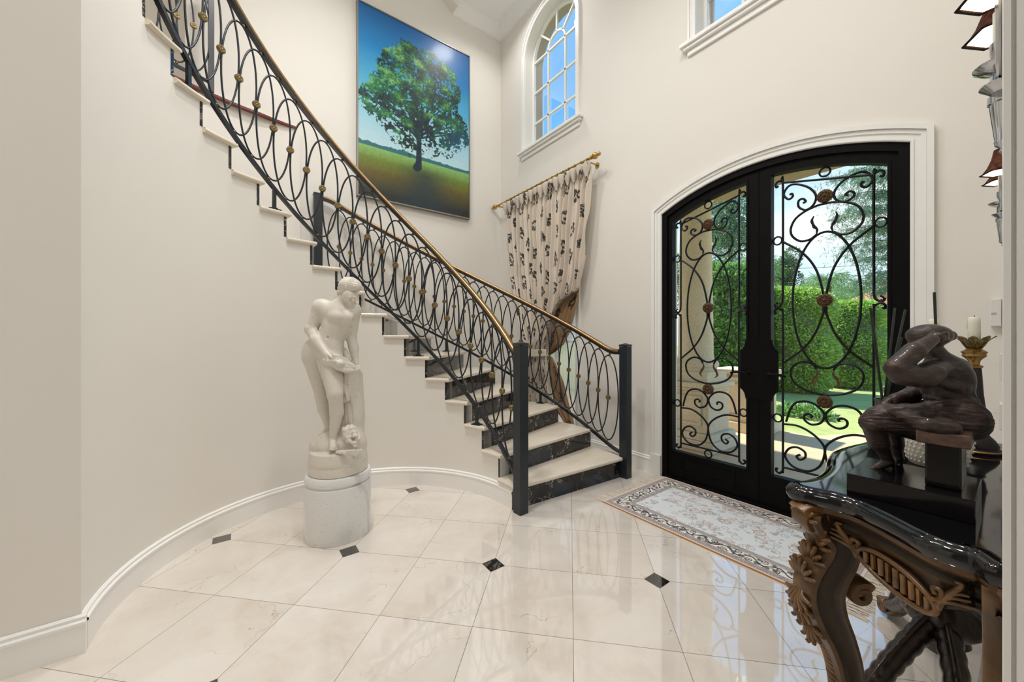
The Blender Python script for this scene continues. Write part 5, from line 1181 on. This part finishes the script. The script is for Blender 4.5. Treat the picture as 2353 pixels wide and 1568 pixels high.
P = [be((985, 560, 1.03), (104, 120, 92), 20), bc((905, 545, 1.00), (1050, 520, 1.05), 62, 62, 30), bc((1000, 600, 1.03), (1020, 720, 1.02), 100, 92, 40), be((1070, 815, 1.00), (112, 100, 116), 40), bc((1120, 880, .98), (1150, 860, 1.0), 48, 48, 20),
     bc((960, 470, 1.03), (905, 400, 1.04), 50, 46, 24), be((888, 345, 1.045), (84, 66, 78), 10), bc((850, 370, 1.055), (826, 392, 1.065), 50, 34, 18), bc((800, 352, 1.072), (786, 374, 1.078), 13, 12, 8), bc((812, 405, 1.07), (804, 402, 1.07), 14, 12, 6), be((826, 352, 1.052), (10, 8, 8), 5),
     be((905, 380, 1.012), (12, 20, 10), 5), be((1012, 334, 1.045), (34, 30, 32), 8), bc((960, 320, 1.045), (1005, 330, 1.045), 40, 28, 14), bc((1020, 318, 1.04), (1036, 346, 1.04), 14, 12, 5)]
P += [be((896, 332, 1.045), (98, 66, 84), 6)]
# near arm raised
P += [be((890, 555, .985), (66, 62, 60), 24), bc((870, 575, .98), (740, 560, .985), 62, 58, 20), be((712, 530, .99), (52, 52, 50), 16), bc((705, 520, .99), (810, 425, .99), 52, 48, 12), bc((810, 425, .99), (915, 356, 1.0), 48, 30, 12), be((945, 345, 1.005), (34, 30, 18), 10)]
for j in range(4): P += [bc((958, 328+11*j, 1.0), (995, 318+10*j, .998), 10, 9, 3), bc((995, 318+10*j, .998), (1022, 322+9*j, 1.012), 9, 7, 3)]
P += [bc((938, 322, 1.01), (972, 302, 1.02), 10, 8, 4)]
# far arm resting towards the lap
P += [bc((880, 600, 1.12), (800, 672, 1.10), 46, 40, 16), bc((800, 672, 1.10), (700, 700, 1.09), 36, 24, 12), be((676, 712, 1.09), (30, 18, 24), 8)]
for j in range(4): P.append(bc((668-4*j, 708+8*j, 1.085+.006*j), (640-3*j, 730+9*j, 1.085+.006*j), 9, 7, 3))
# skirted thighs, shins, shoes
P += [bc((1060, 835, 1.00), (640, 815, 1.075), 104, 74, 40), bc((1050, 800, 1.06), (690, 800, 1.13), 100, 74, 40), bc((600, 825, 1.085), (580, 840, 1.088), 66, 62, 20), bc((690, 860, 1.09), (860, 900, 1.05), 50, 54, 30), bc((860, 890, 1.03), (1040, 900, 1.0), 54, 50, 30)]
for j in range(4): P.append(bc((700+70*j, 770+8*j, 1.03-.018*j), (880+50*j, 850+8*j, .958-.008*j), 26, 30, 40))
P.append(bc((880, 600, .985), (1090, 640, .985), 20, 20, 30))
P += [bc((575, 850, 1.09), (608, 950, 1.094), 58, 56, 16), bc((608, 950, 1.094), (662, 1058, 1.09), 50, 27, 10), bc((668, 1066, 1.088), (600, 1095, 1.095), 28, 22, 10), bc((600, 1098, 1.095), (556, 1110, 1.10), 20, 12, 6), bc((690, 1060, 1.086), (694, 1138, 1.086), 13, 6, 5),
      bc((690, 880, 1.135), (700, 960, 1.135), 46, 44, 12), bc((700, 960, 1.135), (722, 1040, 1.13), 38, 24, 10), bc((722, 1048, 1.13), (660, 1082, 1.135), 24, 16, 8), bc((742, 1045, 1.125), (730, 1122, 1.125), 11, 6, 4)]
zmin = zt
fgm = sdf_mesh(P, .0024, .01, 1)
V_, N_ = normals(fgm)
if np.mean(((V_-V_.mean(0))*N_).sum(1)) < 0: N_ = -N_
hip, kne = BP(1090, 830, 1.0), BP(580, 820, 1.09); ax_ = (kne-hip)/np.linalg.norm(kne-hip); al_ = (V_-hip)@ax_; rel = V_-hip-al_[:, None]*ax_; an_ = np.arctan2(rel[:, 2], rel@np.cross(ax_, [0, 0, 1.]))
ridg = lambda x, y, s_, q: 1-np.abs(2*fbm(x+50, y+50, s_, q, 3)-1)
zk = BP(900, 905, 1.0)[2]; zs_ = BP(900, 705, 1.0)[2]; zt_ = BP(900, 500, 1.0)[2]
skirt = sm(zk-.02, zk+.01, V_[:, 2])*sm(zs_+.03, zs_-.005, V_[:, 2])*sm(.262, .235, al_)
arm_z = np.min([np.linalg.norm(V_-BP(*q), axis=1) for q in ((870, 575, .98), (800, 570, .98), (740, 560, .985), (712, 530, .99), (810, 425, .99), (915, 356, 1.0), (700, 700, 1.09), (760, 690, 1.095))], axis=0)
blouse = sm(zs_-.01, zs_+.01, V_[:, 2])*sm(zt_+.012, zt_-.012, V_[:, 2])*sm(.03, .045, arm_z)
dsp = skirt*(.0075*(ridg(al_*7+an_*.5, an_*2.2, 2.0, 7)-.55)+.0016*ridg(al_*30, an_*9, 2, 8))+blouse*(.0055*(ridg(V_[:, 0]*16+V_[:, 2]*9, V_[:, 2]*12-V_[:, 0]*10, 1.3, 9)-.55))
hem = np.exp(-((al_-.245)/.006)**2)*sm(zk-.03, zk, V_[:, 2])*.002+np.exp(-((V_[:, 2]-zs_)/.005)**2)*.002*(arm_z > .04)
fgm.v = (V_+N_*(dsp+hem+.0006*(fbm(V_[:, 0], V_[:, 2], 160, 4, 2)-.5))[:, None]).tolist(); fgm.v = [(x, y, max(z, zt)) for x, y, z in fgm.v]; fgm.build('figure', BRONZE, br_, smooth=180)

# ---------------------------------------------------------------- candlesticks, pot, vase on the table
def candlestick(x, y):
    t = thing('candlestick', 'tall dark candlestick with a brass leaf cup and candle beside the switch plates', 'candlestick', (x, y, TT), 'candlesticks on the console table')
    MB().lathe([(.066, 0), (.068, .008), (.066, .016), (.060, .02), (.062, .03), (.052, .05), (.036, .07), (.026, .085), (.03, .092), (.022, .10)], (x, y, TT), 36).build('base', STEMM, t, smooth=40)
    MB().lathe([(.067, .006), (.070, .01), (.067, .014), (.06, .014)], (x, y, TT), 36).build('base_rim', BRASS, t, smooth=40)
    MB().lathe([(.014, .095), (.022, .102), (.028, .115), (.030, .135), (.034, .15), (.03, .16), (.024, .22), (.020, .30), (.0185, .325), (.001, .326)], (x, y, TT), 24).build('stem', STEMM, t, smooth=40)
    MB().lathe([(.021, .325), (.023, .332), (.014, .338), (.016, .352), (.022, .36), (.030, .37), (.028, .378), (.033, .386), (.024, .394), (.018, .40), (.001, .401)], (x, y, TT), 28, lambda a, r, z: r*(1+(.08*abs(sin(5*a)) if .366 < z < .39 else 0))).build('collar', BRASS, t, smooth=40)
    m = MB()
    for k in range(8):
        a = 2*pi*k/8; R = [(.016, .398), (.024, .412), (.032, .426), (.043, .438), (.053, .446)]; V = []
        for i, (r, z) in enumerate(R):
            w = (.012, .015, .016, .011, .0015)[i]
            for s in (-1, 0, 1): V.append((x+r*cos(a)-s*w*sin(a), y+r*sin(a)+s*w*cos(a), TT+z+(.003 if s else 0)))
        m.add(V, [(i*3+j, i*3+j+1, i*3+j+4, i*3+j+3) for i in range(4) for j in range(2)])
    m.lathe([(.014, .40), (.026, .42), (.024, .428), (.001, .43)], (x, y, TT), 20)
    o = m.build('leaf_cup', ROSE, t, smooth=50); sl = o.modifiers.new('thick', 'SOLIDIFY'); sl.thickness = .0015
    c = MB(); c.lathe([(.0165, .43), (.0165, .50), (.0160, .517), (.013, .521), (.001, .518)], (x, y, TT), 20); c.tube([(x-.017, y, TT+.515), (x-.0185, y, TT+.49), (x-.018, y, TT+.475)], [.003, .004, .002], 6)
    c = c.build('candle', CANDLE, t, smooth=40); MB().tube([(x, y, TT+.515), (x+.001, y, TT+.527)], .0012, 5).build('wick', DOORM, c)
    return t
c1 = candlestick(-.106, 2.30); p2 = pt(2146, 777, 1.62); c2 = dup(c1, None, (p2[0], p2[1], TT))
c2['label'] = 'candle rising behind the head of the bronze statuette, its stick hidden'
p = pt(2150, 777, 1.285); px_, py_ = p[0], p[1]
pot = thing('planter_pot', 'white hobnail ceramic pot behind the bronze bench', 'pot', (px_, py_, TT))
prof = [(.060, 0), (.066, .004), (.074, .03), (.083, .08), (.088, .13), (.090, .142), (.086, .144), (.080, .12), (.001, .118)]
m = MB().lathe(prof, (px_, py_, TT), 40)
for j in range(8):
    z = .018+.0155*j; r = np.interp(z, [.004, .03, .08, .13], [.066, .074, .083, .088])
    for k in range(34): a = 2*pi*(k+.5*(j % 2))/34; m.ball((px_+r*cos(a), py_+r*sin(a), TT+z), .0036, 5)
m.build('bowl', POTM, pot, smooth=50)
MB().tube([(px_+.01, py_, TT+.11), pt(2147, 672, 1.285)], .0042, 6).build('stake', REED, pot)
m = MB()
def blade(m, base, d, L_, w, up, curl):
    d = np.array([d[0], d[1], 0.]); d /= np.linalg.norm(d); s = np.array([-d[1], d[0], 0]); G = []
    for t in np.linspace(0, 1, 10):
        c = np.array(base)+d*L_*t+np.array([0, 0, up*t-curl*t*t]); ww = w*sin(pi*min(1, .12+.86*t))**.8
        G.append([c-s*ww+np.array([0, 0, .006]), c, c+s*ww+np.array([0, 0, .006])])
    return m.grid(np.array(G))
for d, L_, w, up, cu in (((-.9, -.1), .10, .022, .10, .07), ((-.5, .8), .10, .022, .09, .08), ((.35, -.55), .105, .018, .05, .10), ((-.2, 1), .09, .02, .12, .07)): blade(m, (px_, py_, TT+.118), d, L_, w, up, cu)
o = m.build('orchid_leaves', LEAFM, pot, smooth=60); sl = o.modifiers.new('thick', 'SOLIDIFY'); sl.thickness = .002
p = pt(2030, 777, 1.46); vx, vy = p[0], p[1]
va = thing('reed_vase', 'smoke green vase holding dark reeds left of the bronze statuette', 'vase', (vx, vy, TT))
MB().lathe([(.036, 0), (.044, .01), (.052, .05), (.05, .09), (.036, .13), (.026, .16), (.024, .19), (.028, .20), (.025, .20), (.02, .17), (.001, .10)], (vx, vy, TT), 32).build('body', VASE, va, smooth=50)
for (ax, ay), (bx_, by_), dd in (((2024, 930), (2000, 708), 0), ((2026, 935), (2056, 708), .03), ((2020, 935), (2010, 770), .02), ((2030, 930), (2080, 712), .06), ((2034, 935), (2072, 775), -.02)):
    a = np.array([vx, vy, TT+.16]); b = pt(bx_, by_, 1.46+dd); MB().tube([a, b], .0042, 6).build('reed', REED, va)
